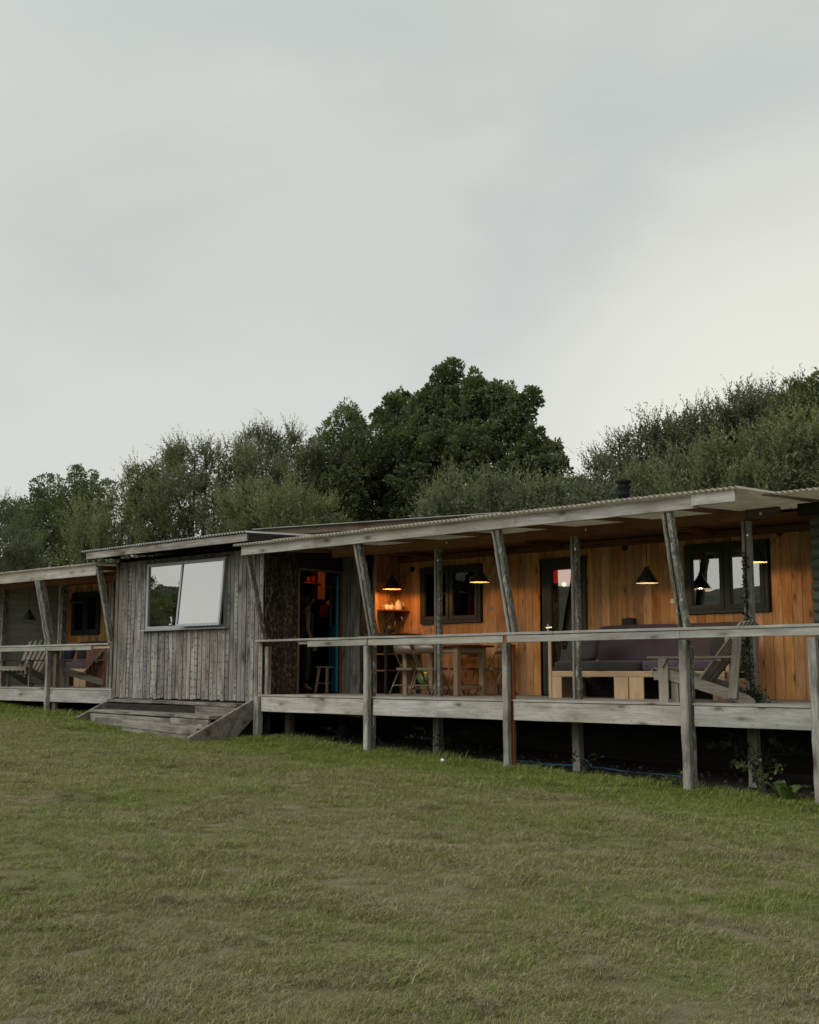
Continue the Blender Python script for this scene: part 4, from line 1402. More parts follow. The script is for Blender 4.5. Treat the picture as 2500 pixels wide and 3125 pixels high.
wall_box('round black cable box left of the dark double window, wire looping to the lamp', -14.22, 2.19, [(0, -.01, -.03), (-.03, -.2, -.16), (-.1, -.4, -.25), (-.1, -.6, -.22), (.1, -.75, .1), (.15, -.8, .18)])
wall_box('round black cable box high between the table lamp and the glazed door', -12.32, 2.27, [(0, -.01, -.03), (-.02, -.1, -.12), (.05, -.3, -.3), (.12, -.6, -.26), (.25, -.8, -.18)])
wall_box('round black cable box above the daybed, by the single lamp', -9.82, 2.27, [(0, -.01, 0), (.15, -.2, .05), (.4, -.5, .09), (.8, -.8, .12)])
wall_box('round black cable box right of the reflecting double window', -7.30, 2.32, [(0, -.01, -.03), (-.02, -.2, -.15), (-.03, -.5, -.27), (-.01, -.72, -.24)])
for x, z, lb in ((-12.46, 1.44, 'small round grey socket on the cedar wall between the table and the glazed door'),
                 (-9.02, 1.42, 'small round pale socket on the cedar wall left of the reflecting window')):
    mb = MB()
    mb.lathe([(0, .004), (.016, .004), (.018, .012), (.034, .012), (.037, 0)], 16)
    o = mb.build('wall_socket', M['white' if x > -10 else 'alu'], None, (x, WY - .006, z), rot=(R(90), 0, 0))
    tag(o, lb, 'socket')
mb = MB()
mb.box((0, 0, .055), (.19, .10, .11))
mb.box((0, -.052, .055), (.15, .006, .08))
mb.box((0, 0, .115), (.06, .05, .012))
tag(mb.build('speaker', M['black'], None, (-9.72, 2.40, 1.075)), 'small black box speaker on top of the daybed back', 'speaker')
mb = MB()
mb.lathe([(.06, 0), (.065, .012), (.05, .022), (0, .024)], 16)
tag(mb.build('smoke_alarm', M['white'], None, (-11.25, 1.9, 2.424), rot=(R(180), 0, 0)), 'small round white fitting under the brown ceiling before the door', 'ceiling fitting')

for i, (x, y) in enumerate(((-14.12, 3.3), (-13.72, 3.3))):
    pendant(['small lit lamp glinting behind the dark double window, left one', 'small lit lamp glinting behind the dark double window, right one'][i], x, y, 1.80, r=.075,
            grp='small lamps inside the cabin', ztop=2.44, W=.12, tint=(1, .4, .15))
# red glowing shade inside the glazed door
rl = thing('pendant_lamp', 'glowing red fabric lampshade seen through the glazed door', 'lamp', (-11.28, 2.95, 1.83))
mb = MB()
mb.lathe([(.17, 0), (.17, .20), (.165, .20), (.165, 0), (.17, 0)], 20)
mb.build('lamp_shade', emit('red_lit_fabric', (.55, .02, .008), 1.3), rl)
mb = MB()
mb.lathe([(0, 0), (.03, .01), (.04, .04), (.02, .08), (0, .09)], 12)
mb.build('bulb', M['bulb'], rl, (0, 0, -.06), True)
mb = MB()
mb.tube([(0, 0, .1), (0, 0, .66)], .004, 5)
mb.build('cord', M['black'], rl)
ld = bpy.data.lights.new('bulb_light', 'POINT')
ld.energy = 1.6
ld.color = (1, .35, .12)
lo = bpy.data.objects.new('bulb_light', ld)
COL.objects.link(lo)
lo.parent = rl
lo.location = (0, 0, -.1)
mb = MB()
for i in range(14):
    a = i / 13 * 1.1
    mb.tube([(a, .02 * math.sin(i * 1.9), 0), (a + .02, .03 * math.sin(i * 2.3), .8)], .045, 6)
o = mb.build('curtain', M['redfab'], None, (-13.55, 3.3, .95), True)
tag(o, 'dark red folded cloth behind the dark double window', 'curtain')

# ------------------------------------------------------------------ inside the shed, seen through its doorway
cab = thing('wall_cupboard', 'narrow orange-lit wooden cupboard doors inside the dark doorway', 'cupboard', (-18, 4.0, 1.8), world_children=True)
for y, nm in ((3.79, 0), (3.89, 1)):
    timber('door', cab, (-17.97, y, 1.86), (-17.97, y, 2.52), .09, .025, M['pine'], up=(1, 0, 0))
timber('side_panel', cab, (-18.1, 3.84, 1.80), (-18.1, 3.84, 2.50), .19, .22, M['dark'], up=(1, 0, 0))
ws = thing('wall_shelf', 'red-lit shelf holding two jars inside the dark doorway', 'shelf', (-18.1, 3.2, 2.2), world_children=True)
timber('board', ws, (-18.0, 3.28, 2.18), (-18.0, 3.74, 2.18), .22, .025, M['redwood'])
ws = thing('wall_shelf', 'lower red-lit shelf with a lidded pot inside the dark doorway', 'shelf', (-18.1, 4.5, 1.7), world_children=True)
timber('board', ws, (-18.0, 3.98, 1.74), (-18.0, 4.60, 1.74), .22, .025, M['redwood'])
ws = thing('wall_shelf', 'dim shelf level with the cupboard, right of it in the doorway', 'shelf', (-18.1, 4.5, 2.2), world_children=True)
timber('board', ws, (-18.0, 4.0, 2.13), (-18.0, 4.7, 2.13), .22, .025, M['redwood'])
for k, (y, h_, r_) in enumerate(((3.49, .13, .045), (3.63, .16, .055))):
    mb = MB()
    mb.lathe([(0, 0), (r_, 0), (r_, h_ * .8), (r_ * .7, h_ * .92), (0, h_)], 14)
    tag(mb.build('jar', M['redwood'], None, (-18.0, y, 2.193), True), ['smaller jar on the red-lit shelf', 'taller jar on the red-lit shelf, nearer the cupboard'][k], 'jar', 'jars on the red-lit shelf')
mb = MB()
mb.lathe([(0, 0), (.09, 0), (.10, .05), (.05, .10), (.01, .11), (.01, .16), (0, .165)], 14)
tag(mb.build('pot', M['pine'], None, (-18.0, 4.12, 1.753), True), 'small lidded pot on the lower shelf inside the doorway', 'pot')
hc = thing('oven_gloves', 'pair of dark red oven gloves hanging below the lit cupboard', 'gloves', (-17.90, 3.85, 1.5))
for y in (-.05, .05):
    me = cushion_mesh('glove', .05, .12, .26, M['redfab'], 3, .01, .6, .6)
    link('glove', me, hc, (0, y, .1))
il = thing('strip_lamp', 'hidden warm lamp glowing beside the cupboard inside the doorway', 'lamp', (-17.45, 3.2, 2.40))
mb = MB()
mb.lathe([(0, -.02), (.02, -.015), (.022, .01), (0, .02)], 10)
mb.build('bulb', M['bulb'], il, smooth=True)
mb = MB()
mb.lathe([(.05, 0), (.03, .05), (0, .055)], 12)
mb.build('lamp_shade', M['black'], il, smooth=True)
ld = bpy.data.lights.new('bulb_light', 'POINT')
ld.energy = 5.5
ld.color = (1, .23, .04)
ld.shadow_soft_size = .02
lo = bpy.data.objects.new('bulb_light', ld)
COL.objects.link(lo)
lo.parent = il
lo.location = (0, 0, -.03)

st = thing('stool', 'pale wooden stool just inside the blue door', 'stool', (-15.86, 1.98, 0))
timber('seat', st, (-.15, 0, .46), (.15, 0, .46), .30, .03, M['pine'])
for sx in (-1, 1):
    for sy in (-1, 1):
        timber('leg', st, (sx * .15, sy * .15, 0), (sx * .10, sy * .10, .445), .04, .04, M['pine'], up=(0, 1, 0))
timber('stretcher', st, (-.13, -.13, .17), (.13, -.13, .17), .03, .03, M['pine'])
timber('stretcher', st, (-.13, .13, .17), (.13, .13, .17), .03, .03, M['pine'])


# ------------------------------------------------------------------ the person in the doorway
def skin_mesh(name, joints, edges, mat, parent, sub=2):
    me = bpy.data.meshes.new(name)
    me.from_pydata([j[0] for j in joints], edges, [])
    o = bpy.data.objects.new(name, me)
    COL.objects.link(o)
    m = o.modifiers.new('skin', 'SKIN')
    m.use_smooth_shade = True
    lay = me.skin_vertices[0].data
    for i, j in enumerate(joints):
        r = j[1] if isinstance(j[1], tuple) else (j[1], j[1])
        lay[i].radius = r
    lay[0].use_root = True
    s = o.modifiers.new('sub', 'SUBSURF')
    s.levels = sub
    s.render_levels = sub
    dg = bpy.context.evaluated_depsgraph_get()
    me2 = bpy.data.meshes.new_from_object(o.evaluated_get(dg))
    me2.name = name
    bpy.data.objects.remove(o)
    me2.materials.clear()
    me2.materials.append(mat)
    me2.polygons.foreach_set('use_smooth', [True] * len(me2.polygons))
    return link(name, me2, parent)


per = thing('person', 'person in a dark blue sleeveless top standing with arms down inside the dark doorway', 'person', (-16.02, 1.62, .03), rotz=R(-35))
J = [((0, 0, .95), (.13, .10)), ((0, .01, 1.12), (.115, .085)), ((0, .0, 1.30), (.135, .095)), ((0, -.01, 1.42), (.10, .07)), ((0, 0, 1.49), .052),
     ((0, .012, 1.55), .05), ((0, .02, 1.62), (.072, .088)), ((0, .02, 1.69), (.062, .078))]
E_ = [(0, 1), (1, 2), (2, 3), (3, 4), (4, 5), (5, 6), (6, 7)]


def jadd(p, r, par):
    J.append((p, r))
    E_.append((par, len(J) - 1))
    return len(J) - 1


for s in (-1, 1):
    a = jadd((s * .165, -.005, 1.40), .052, 3)
    a = jadd((s * .215, -.015, 1.26), .044, a)
    a = jadd((s * .235, -.02, 1.10), .036, a)
    a = jadd((s * .235, .03, .97), .034, a)
    a = jadd((s * .225, .09, .86), .025, a)
    h_ = jadd((s * .222, .115, .80), (.034, .018), a)
    for k in range(4):
        b = jadd((s * .222 + (k - 1.5) * .004, .105 + (k - 1.5) * .018, .765), .0085, h_)
        b = jadd((s * .215 + (k - 1.5) * .004, .115 + (k - 1.5) * .018, .735), .008, b)
        jadd((s * .205, .118 + (k - 1.5) * .017, .712), .0065, b)
    b = jadd((s * .210, .15, .785), .010, h_)
    jadd((s * .205, .165, .755), .0085, b)
    l = jadd((s * .095, 0, .86), .088, 0)
    l = jadd((s * .10, .01, .50), .060, l)
    l = jadd((s * .10, -.015, .30), .054, l)
    l = jadd((s * .10, -.02, .07), .036, l)
    jadd((s * .105, .10, .03), (.038, .025), l)
body = skin_mesh('body', J, E_, M['skin'], per, 1)
mb = MB()
mb.lathe([(.012, 1.425), (.145, 1.40), (.165, 1.32), (.15, 1.22), (.14, 1.12), (.155, 1.02), (.175, .93), (.178, .90), (.16, .895)], 24, sy=.72)
mb.build('tank_top', M['bluefab'], per, smooth=True)
JT = [((0, 0, .96), (.15, .12)), ((0, 0, .90), (.165, .125))]
ET = [(0, 1)]
for s in (-1, 1):
    JT.append(((s * .095, 0, .80), .105)); ET.append((1, len(JT) - 1))
    JT.append(((s * .10, .01, .50), .078)); ET.append((len(JT) - 2, len(JT) - 1))
    JT.append(((s * .10, -.015, .12), .070)); ET.append((len(JT) - 2, len(JT) - 1))
skin_mesh('trousers', JT, ET, M['black'], per, 1)
mb = MB()
mb.lathe([(0, 1.775), (.05, 1.77), (.085, 1.735), (.098, 1.68), (.09, 1.62), (.07, 1.57), (.055, 1.53)], 20, c=(0, -.012, 0), sy=1.1)
hair = mb.build('hair', M['hair'], per, smooth=True)
mb = MB()
mb.lathe([(0, 0), (.035, .01), (.045, .04), (.03, .075), (0, .08)], 12, c=(0, -.10, 1.66))
mb.build('hair_bun', M['hair'], per, smooth=True)
mb = MB()
mb.prism([(-.012, 1.60), (.012, 1.60), (.006, 1.65), (-.006, 1.65)], 'y', .10, .125)
mb.build('nose', M['skin'], per)
for s in (-1, 1):
    mb = MB()
    mb.lathe([(0, -.011), (.009, -.006), (.011, 0), (.009, .006), (0, .011)], 10, c=(s * .03, .098, 1.655))
    mb.build('eye', M['white'], per, smooth=True)
mb = MB()
mb.box((0, .105, 1.578), (.045, .012, .012))
mb.build('mouth', M['redfab'], per)


# ------------------------------------------------------------------ foliage
def leaf_mesh(name, P, Dn, Ln, Wn, tint, mat):
    """P base (n,3), Dn unit dir, Ln length, Wn width: one bent two-triangle-pair leaf each"""
    n = len(P)
    rnd = rng.normal(size=(n, 3))
    S = np.cross(Dn, rnd)
    S /= np.linalg.norm(S, axis=1, keepdims=True) + 1e-9
    mid = P + Dn * (Ln * .45)[:, None]
    V = np.empty((n, 4, 3), np.float32)
    V[:, 0] = P
    V[:, 1] = mid + S * (Wn * .5)[:, None]
    V[:, 2] = P + Dn * Ln[:, None]
    V[:, 3] = mid - S * (Wn * .5)[:, None]
    me = bpy.data.meshes.new(name)
    me.vertices.add(n * 4)
    me.vertices.foreach_set('co', V.reshape(-1))
    me.loops.add(n * 4)
    me.loops.foreach_set('vertex_index', np.arange(n * 4, dtype=np.int32))
    me.polygons.add(n)
    me.polygons.foreach_set('loop_start', np.arange(0, n * 4, 4, dtype=np.int32))
    me.polygons.foreach_set('loop_total', np.full(n, 4, np.int32))
    at = me.attributes.new('tint', 'FLOAT', 'FACE')
    at.data.foreach_set('value', np.clip(tint, 0, 1).astype(np.float32))
    me.update(calc_edges=True)
    me.materials.append(mat)
    return me


def unit(a):
    return a / (np.linalg.norm(a, axis=1, keepdims=True) + 1e-9)


def inside_others(P, blobs, k, sc=.82):
    m = np.zeros(len(P), bool)
    for i, (x, y, z, r) in enumerate(blobs):
        if i != k:
            m |= np.linalg.norm((P - np.array([x, y, z])) / np.array([1, 1.1, 1]), axis=1) < r * sc
    return m


def willow_crown(blobs, dens=1.0, shoot=(.40, .80), leafL=.095, leafW=.031):
    Ps, Ds, Ls, Ws, Ts = [], [], [], [], []
    for k, (x, y, z, r) in enumerate(blobs):
        nc = max(3, int(17 * r * r * dens))
        dc = unit(rng.normal(size=(nc, 3)))
        dc[:, 2] = np.where(rng.random(nc) < .6, np.abs(dc[:, 2]), dc[:, 2])
        Cc = np.array([x, y, z]) + dc * (r * rng.uniform(.45, .9, nc) ** .6)[:, None] - np.array([0, 0, .22])
        keep = ~inside_others(Cc, blobs, k, .62)
        Cc, dc = Cc[keep], dc[keep]
        if not len(Cc):
            continue
        ns = 15
        ax = unit(dc * .5 + np.array([0, 0, .9]) + rng.normal(size=(len(Cc), 3)) * .18)
        vig = rng.uniform(.6, 1.25, len(Cc))
        ctint = rng.uniform(0, .55, len(Cc))
        P = (Cc[:, None] + rng.normal(size=(len(Cc), ns, 3)) * .09).reshape(-1, 3)
        d = np.repeat(dc, ns, 0)
        n = len(P)
        sd_ = unit(np.repeat(ax, ns, 0) + rng.normal(size=(n, 3)) * .30)
        ln = rng.uniform(*shoot, n) * np.repeat(vig, ns) * min(1, .6 + .45 * r)
        m = 22
        t = np.linspace(.04, 1, m)[None, :] + rng.uniform(-.02, .02, (n, m))
        bend = rng.normal(size=(n, 3)) * .12
        Q = P[:, None] + sd_[:, None] * (ln[:, None] * t)[..., None] + bend[:, None] * (t ** 2 * ln[:, None])[..., None]
        ang = rng.uniform(0, 6.28, (n, m))
        a = unit(np.cross(sd_, rng.normal(size=(n, 3))))
        b = np.cross(sd_, a)
        out = a[:, None] * np.cos(ang)[..., None] + b[:, None] * np.sin(ang)[..., None]
        D = unit((sd_[:, None] * .75 + out * rng.uniform(.35, .9, (n, m))[..., None]).reshape(-1, 3))
        L = leafL * rng.uniform(.6, 1.2, n * m) * (1.15 - .5 * np.clip(t.reshape(-1), 0, 1))
        Ps.append(Q.reshape(-1, 3)); Ds.append(D); Ls.append(L); Ws.append(leafW * L / leafL * rng.uniform(.8, 1.3, n * m))
        st_ = (np.repeat(ctint, ns) + rng.uniform(-.1, .15, n))[:, None] + .40 * t
        Ts.append((st_ + rng.uniform(-.12, .12, (n, m))).reshape(-1))
        # inner mass, tinted darker for the shade within the crown
        n2 = int(1100 * r * r * dens)
        d2 = unit(rng.normal(size=(n2, 3)))
        P2 = np.array([x, y, z]) + d2 * (r * .86 * rng.random(n2) ** .4)[:, None]
        Ps.append(P2); Ds.append(unit(rng.normal(size=(n2, 3)) + [0, 0, .5])); Ls.append(rng.uniform(.09, .16, n2)); Ws.append(rng.uniform(.03, .055, n2))
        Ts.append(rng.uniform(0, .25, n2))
    return map(np.concatenate, (Ps, Ds, Ls, Ws, Ts))


def broad_crown(blobs, dens=1.0, leafL=.10, leafW=.062, clump=.34):
    Ps, Ds, Ls, Ws, Ts = [], [], [], [], []
    for k, (x, y, z, r) in enumerate(blobs):
        n = int(58 * r * r * dens / (clump / .34) ** 2) + 4
        d = unit(rng.normal(size=(n, 3)))
        rad = r * rng.uniform(.30, 1.30, n) ** .6
        Cn = np.array([x, y, z]) + d * rad[:, None]
        keep = ~inside_others(Cn, blobs, k, .7)
        Cn, d = Cn[keep], d[keep]
        n = len(Cn)
        m = 70
        cr = clump * rng.uniform(.40, 1.15, n) * np.clip(1.5 - .6 * rad[keep] / r, .5, 1.2)
        q = unit(rng.normal(size=(n * m, 3))).reshape(n, m, 3)
        q[..., 2] = np.where(rng.random((n, m)) < .6, np.abs(q[..., 2]), q[..., 2])
        rr_ = cr[:, None] * rng.uniform(.35, 1, (n, m)) ** .5
        P = Cn[:, None] + q * rr_[..., None] * np.array([.85, .85, 1.15])
        D = unit((q + d[:, None] * .5 + rng.normal(size=(n, m, 3)) * .5).reshape(-1, 3))
        L = leafL * rng.uniform(.6, 1.25, n * m)
        Ps.append(P.reshape(-1, 3)); Ds.append(D); Ls.append(L); Ws.append(L * leafW / leafL * rng.uniform(.8, 1.2, n * m))
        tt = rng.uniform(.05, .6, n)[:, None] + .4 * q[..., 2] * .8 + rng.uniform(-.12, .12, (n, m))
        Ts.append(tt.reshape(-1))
        n2 = int(500 * r * r * dens)
        P2 = np.array([x, y, z]) + unit(rng.normal(size=(n2, 3))) * (r * .7 * rng.random(n2) ** .4)[:, None]
        Ps.append(P2); Ds.append(unit(rng.normal(size=(n2, 3)))); Ls.append(rng.uniform(.10, .17, n2)); Ws.append(rng.uniform(.06, .10, n2))
        Ts.append(rng.uniform(0, .2, n2))  # inner leaves given a darker tint as crown shade
    return map(np.concatenate, (Ps, Ds, Ls, Ws, Ts))


def tree(name, label, cat, kind, mat, blobs, dens=1.0, fill=True, group='trees and bushes behind the cabins', **kw):
    cx = float(np.mean([b[0] for b in blobs])); cy = float(np.mean([b[1] for b in blobs]))
    z0 = gz(cx, cy)
    root = thing(name, label, cat, (cx, cy, z0), group)
    bl = [(b[0], b[1] + rng.uniform(-.25, .25) * b[3], b[2], b[3]) for b in blobs]
    f = (willow_crown if kind == 'w' else broad_crown)
    P, D, L, W, T = f(bl, dens, **kw)
    if fill:
        low = []
        zmin = min(b[2] - b[3] for b in blobs)
        xs_ = [b[0] for b in blobs]
        zz = zmin + .55
        while zz > z0 + .3:
            for xx in np.arange(min(xs_), max(xs_) + .1, 1.1):
                low.append((xx + rng.uniform(-.3, .3), cy + rng.uniform(-.5, .3), zz, .85))
            zz -= .8
        if low:
            a = list(f(low, dens * .5))
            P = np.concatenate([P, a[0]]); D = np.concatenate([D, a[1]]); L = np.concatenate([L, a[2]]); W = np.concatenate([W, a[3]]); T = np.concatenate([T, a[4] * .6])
    P = P - np.array([cx, cy, z0])
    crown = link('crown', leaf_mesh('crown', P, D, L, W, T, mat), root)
    mb = MB()
    zc = float(np.mean([b[2] for b in blobs])) - z0
    mb.tube([(0, 0, -.2), (.08, .02, zc * .3), (.0, .0, zc * .65), (.05, 0, zc)], [.17, .13, .10, .04], 8)
    for b in blobs:
        s = Vector((0, 0, zc * rng.uniform(.25, .6)))
        e = Vector((b[0] - cx, b[1] - cy, b[2] - z0))
        md = s.lerp(e, .5) + Vector((rng.uniform(-.2, .2), rng.uniform(-.2, .2), -.1))
        mb.tube([s, md, e, e + Vector((0, 0, b[3] * .6))], [.07, .05, .03, .008], 6)
    mb.build('trunk', M['branch'], root)
    return root


TREES = [
 ('willow_bush', 'olive green bush at the far left edge, cut by the frame', 'bush', 'w', 'willow_dark',
  [(-41.2, 9, 5.87, 1.06), (-39.76, 9, 4.71, 1.04), (-42.68, 9, 6.3, .91), (-38.42, 9, 4.28, .84), (-44.2, 9.5, 5.5, 1.3)], 1.0, {}),
 ('oak_tree', 'small dark oak on the left, rising behind the left veranda', 'tree', 'b', 'oak',
  [(-45.67, 14, 7.63, 1.02), (-43.48, 14, 7.82, .89), (-47.13, 14, 6.61, 1.04), (-41.88, 14, 7.27, .87), (-44.47, 14, 6.4, 1.4), (-48.37, 14, 7.14, .74), (-42.3, 14, 6.2, 1.2)], 1.0, {}),
 ('willow_tree', 'yellowish willow leaning over the left end of the shed roof', 'tree', 'w', 'willow_gold',
  [(-34.31, 9, 5.14, .87), (-32.45, 9, 5.77, 1.0), (-32.91, 9, 4.56, 1.08), (-30.88, 9, 5.02, 1.19), (-31.7, 9, 6.47, .61), (-34.6, 9, 4.2, .8)], 1.0, {}),
 ('willow_tree', 'broad grey-green willow with spiky shoots above the shed', 'tree', 'w', 'willow',
  [(-31.13, 9.5, 6.62, .91), (-29.67, 9.5, 6.68, .89), (-28.49, 9.5, 6.33, .87), (-29.86, 9.5, 5.43, 1.34), (-28.0, 9.5, 5.11, 1.29), (-27.9, 9.6, 6.7, .72), (-26.9, 9.6, 6.2, .8), (-31.59, 9.5, 5.58, .92)], 1.0, {}),
 ('willow_bush', 'low willow bush just above the ridge of the shed roof', 'bush', 'w', 'willow_gold',
  [(-25.12, 8.5, 4.89, 1.06), (-23.56, 8.5, 4.49, 1.03), (-22.46, 8.5, 4.15, .63), (-24.51, 8.5, 4.18, .91), (-26.4, 8.6, 4.9, .9)], 1.0, {}),
 ('willow_tree', 'dark rounded willow between the broad willow and the pale ash', 'tree', 'w', 'willow_dark',
  [(-29.54, 12, 7.62, .78), (-28.26, 12, 7.3, .76), (-26.93, 12, 6.84, .74), (-27.35, 12, 5.9, 1.04), (-29.16, 12, 6.55, .93)], 1.2, {}),
 ('ash_tree', 'light green ash squeezed against the left flank of the big oak', 'tree', 'b', 'ash',
  [(-26.58, 13, 7.85, .64), (-27.33, 13, 7.48, .61), (-25.73, 13, 7.28, .67), (-26.88, 13, 6.58, .91), (-26.26, 13, 8.34, .3)], 1.1, {'leafL': .13, 'leafW': .04, 'clump': .3}),
 ('oak_tree', 'tall dark oak standing highest in the middle of the treeline', 'tree', 'b', 'oak',
  [(-24.0, 15, 8.75, .62), (-24.15, 15, 9.4, .42), (-23.75, 15, 9.75, .28), (-25.2, 15, 8.35, .62), (-25.75, 14.6, 8.65, .42), (-25.95, 15, 9.05, .30), (-22.85, 15, 8.35, .60), (-26.6, 15, 8.45, .5), (-27.4, 15, 7.5, .6), (-27.9, 15, 6.6, .8), (-24.85, 15, 8.8, .42), (-22.0, 15, 8.6, .45), (-21.5, 15, 8.3, .4), (-24.5, 15, 9.05, .3),
   (-22.75, 15, 8.95, .36), (-22.9, 15, 9.3, .22), (-22.0, 15.3, 8.4, .28), (-21.75, 15, 8.75, .26), (-21.5, 15, 7.7, .58), (-20.95, 15, 8.05, .38), (-20.7, 15, 8.4, .22), (-20.6, 15, 7.05, .42), (-20.2, 15, 6.75, .35), (-19.95, 15, 6.2, .38),
   (-24.7, 14.7, 7.3, 1.05), (-23.3, 14.5, 7.2, .95), (-22.2, 14.6, 6.7, 1.0), (-20.9, 14.8, 6.1, .8), (-26.4, 15, 7.55, .62), (-26.9, 15, 6.7, .75), (-25.9, 14.6, 6.6, .8), (-27.2, 15, 5.5, 1.1),
   (-24.6, 14.6, 5.8, 1.2), (-22.4, 14.6, 5.3, 1.2), (-20.6, 15, 5.0, .9), (-25.6, 14.8, 5.0, 1.1)], 1.25, {'clump': .24, 'leafL': .11, 'leafW': .07}),
 ('willow_bush', 'grey willow thicket in front of the big oak, above the veranda roof', 'bush', 'w', 'willow',
  [(-18.37, 8.5, 4.39, .70), (-16.78, 8.5, 4.42, .66), (-15.7, 8.5, 4.2, .6), (-19.13, 8.5, 4.0, .5), (-15.06, 8.5, 3.87, .5), (-17.49, 8.5, 4.05, .75)], 1.1, {}),
 ('hawthorn_bush', 'small distant bush in the dip between oak and right-hand willows', 'bush', 'b', 'oak',
  [(-17.77, 13, 4.95, .5), (-17.41, 13, 4.42, .7), (-18.3, 13, 4.3, .6)], 1.2, {'clump': .2, 'leafL': .07, 'leafW': .04}),
 ('willow_tree', 'dark willow forming the left shoulder of the right-hand thicket', 'tree', 'w', 'willow_dark',
  [(-16.02, 12, 5.25, .75), (-15.05, 12, 5.72, .74), (-14.13, 12, 5.92, .8), (-15.22, 12, 4.8, 1.0), (-16.5, 12, 4.75, .6), (-14.5, 12, 5.2, 1.0)], 1.35, {}),
 ('willow_tree', 'tall dark willow on the right, its twiggy top against the sky', 'tree', 'w', 'willow_dark',
  [(-13.38, 12.5, 6.05, .8), (-12.51, 12.5, 6.32, .76), (-11.7, 12.5, 6.25, .78), (-12.78, 12.5, 5.55, 1.1), (-13.78, 12.5, 5.4, 1.1), (-11.6, 12.5, 5.9, 1.0)], 1.4, {}),
 ('alder_tree', 'leafy green tree at the right edge above the log cabin', 'tree', 'b', 'ash',
  [(-10.48, 11, 5.85, .58), (-9.84, 11, 6.0, .6), (-10.09, 11, 5.3, .8), (-9.0, 11, 6.0, .8), (-8.8, 11, 5.3, 1.)], 1.2, {'leafL': .09, 'leafW': .045, 'clump': .22}),
 ('willow_bush', 'grey-green willow bush behind the black flue pipe', 'bush', 'w', 'willow',
  [(-13.51, 8, 3.95, .5), (-12.58, 8, 4.25, .52), (-11.81, 8, 4.38, .55), (-12.27, 8, 3.77, .7), (-13.05, 8, 3.7, .55), (-11.3, 8, 3.8, .6)], 1.3, {'shoot': (.38, .7), 'leafL': .08, 'leafW': .024}),
 ('willow_bush', 'paler willow bush with upright shoots nearest the right edge', 'bush', 'w', 'willow_gold',
  [(-10.62, 7.5, 4.42, .55), (-9.93, 7.5, 4.62, .52), (-9.18, 7.5, 4.55, .5), (-8.64, 7.5, 4.6, .6), (-10.34, 7.5, 3.85, .75), (-9.22, 7.5, 3.85, .8), (-11.13, 7.5, 4.0, .5), (-7.9, 7.5, 4.1, .8)], 1.3, {'shoot': (.38, .7), 'leafL': .08, 'leafW': .024}),
]
for (nm, lb, cat, kind, mt, bl, de, kw) in TREES:
    tree(nm, lb, cat, kind, M[mt], bl, de, **kw)
# trees over the lawn, seen only as reflections
for i, (x, y, h) in enumerate(((-44, -17, 3.9), (-50, -21.5, 4.6), (-39, -14.6, 2.8), (-56, -29, 4.4), (-60, -22, 4.3))):
    z0 = gz(x, y)
    bl = [(x, y, z0 + h - .9, .9), (x - .9, y + .3, z0 + h - 1.7, 1.0), (x + .9, y - .3, z0 + h - 1.8, 1.0), (x, y, z0 + h - 2.4, 1.1)]
    tree('field_tree', ['round tree across the lawn, first of five', 'taller tree across the lawn, second of five', 'short bushy tree across the lawn, third of five',
                        'tree across the lawn by the far hedge, fourth of five', 'farthest tree across the lawn, fifth of five'][i], 'tree', 'b', M['oak'], bl, .8, True,
         'trees across the lawn')

# ------------------------------------------------------------------ small plants under and beside the deck


def plant(name, label, cat, loc, n, spread, h, mat, L, W, group=None, stems=6):
    root = thing(name, label, cat, loc, group)
    mb = MB()
    P, D = [], []
    for i in range(stems):
        a = rng.uniform(0, 6.28)
        e = Vector((math.cos(a) * spread * rng.uniform(.3, 1), math.sin(a) * spread * rng.uniform(.3, 1), h * rng.uniform(.4, 1)))
        c = Vector((e.x * .3, e.y * .3, e.z * .9))
        pts = [Vector((0, 0, -.02)), c * .5, c, e]
        mb.tube(pts, [.005, .004, .003, .002], 4)
        for k in range(n // stems):
            t = rng.uniform(.2, 1)
            q = (c * (1 - t) + e * t) if t > .4 else c * (t * 2)
            P.append(q + Vector(rng.normal(size=3) * .012))
            D.append(rng.normal(size=3) + [0, 0, .35])
    mb.build('stem', M['branch'], root)
    P = np.array(P); D = unit(np.array(D))
    k = len(P)
    link('leaves', leaf_mesh('leaves', P, D, L * rng.uniform(.6, 1.2, k), W * rng.uniform(.7, 1.2, k), rng.uniform(0, 1, k), M[mat]), root)
    return root


plant('bramble', 'sprawling dark bramble in the shade under the right-hand deck', 'plant', (-6.9, .75, gz(-6.9, .75)), 420, .75, .75, 'ivy', .055, .04, 'plants under the deck', 14)
plant('bramble', 'paler bramble sprig just left of the dock leaves under the deck', 'plant', (-6.65, .35, gz(-6.65, .35)), 160, .4, .5, 'dock', .05, .035, 'plants under the deck', 9)
plant('bramble', 'thin trailing weed beside the buried post under the folding chairs', 'plant', (-11.95, .55, gz(-11.95, .55)), 120, .55, .42, 'ivy', .06, .035, 'plants under the deck', 8)
plant('weed', 'small weeds near the foot of the first tall post by the steps', 'plant', (-14.3, .8, gz(-14.3, .8)), 110, .5, .3, 'ivy', .07, .02, 'plants under the deck', 8)
plant('weed', 'leafy weed against the thick near post on its left side', 'plant', (-7.75, .25, gz(-7.75, .25)), 60, .22, .18, 'dock', .09, .035, 'plants under the deck', 6)
plant('weed', 'weeds at the blue pipe beneath the daybed', 'plant', (-9.3, .55, gz(-9.3, .55)), 80, .3, .28, 'ivy', .07, .03, 'plants under the deck', 7)
plant('shrub', 'green undergrowth showing below the left veranda floor', 'plant', (-20.9, .9, gz(-20.9, .9)), 500, .9, .5, 'dock', .07, .03, 'plants under the deck', 16)
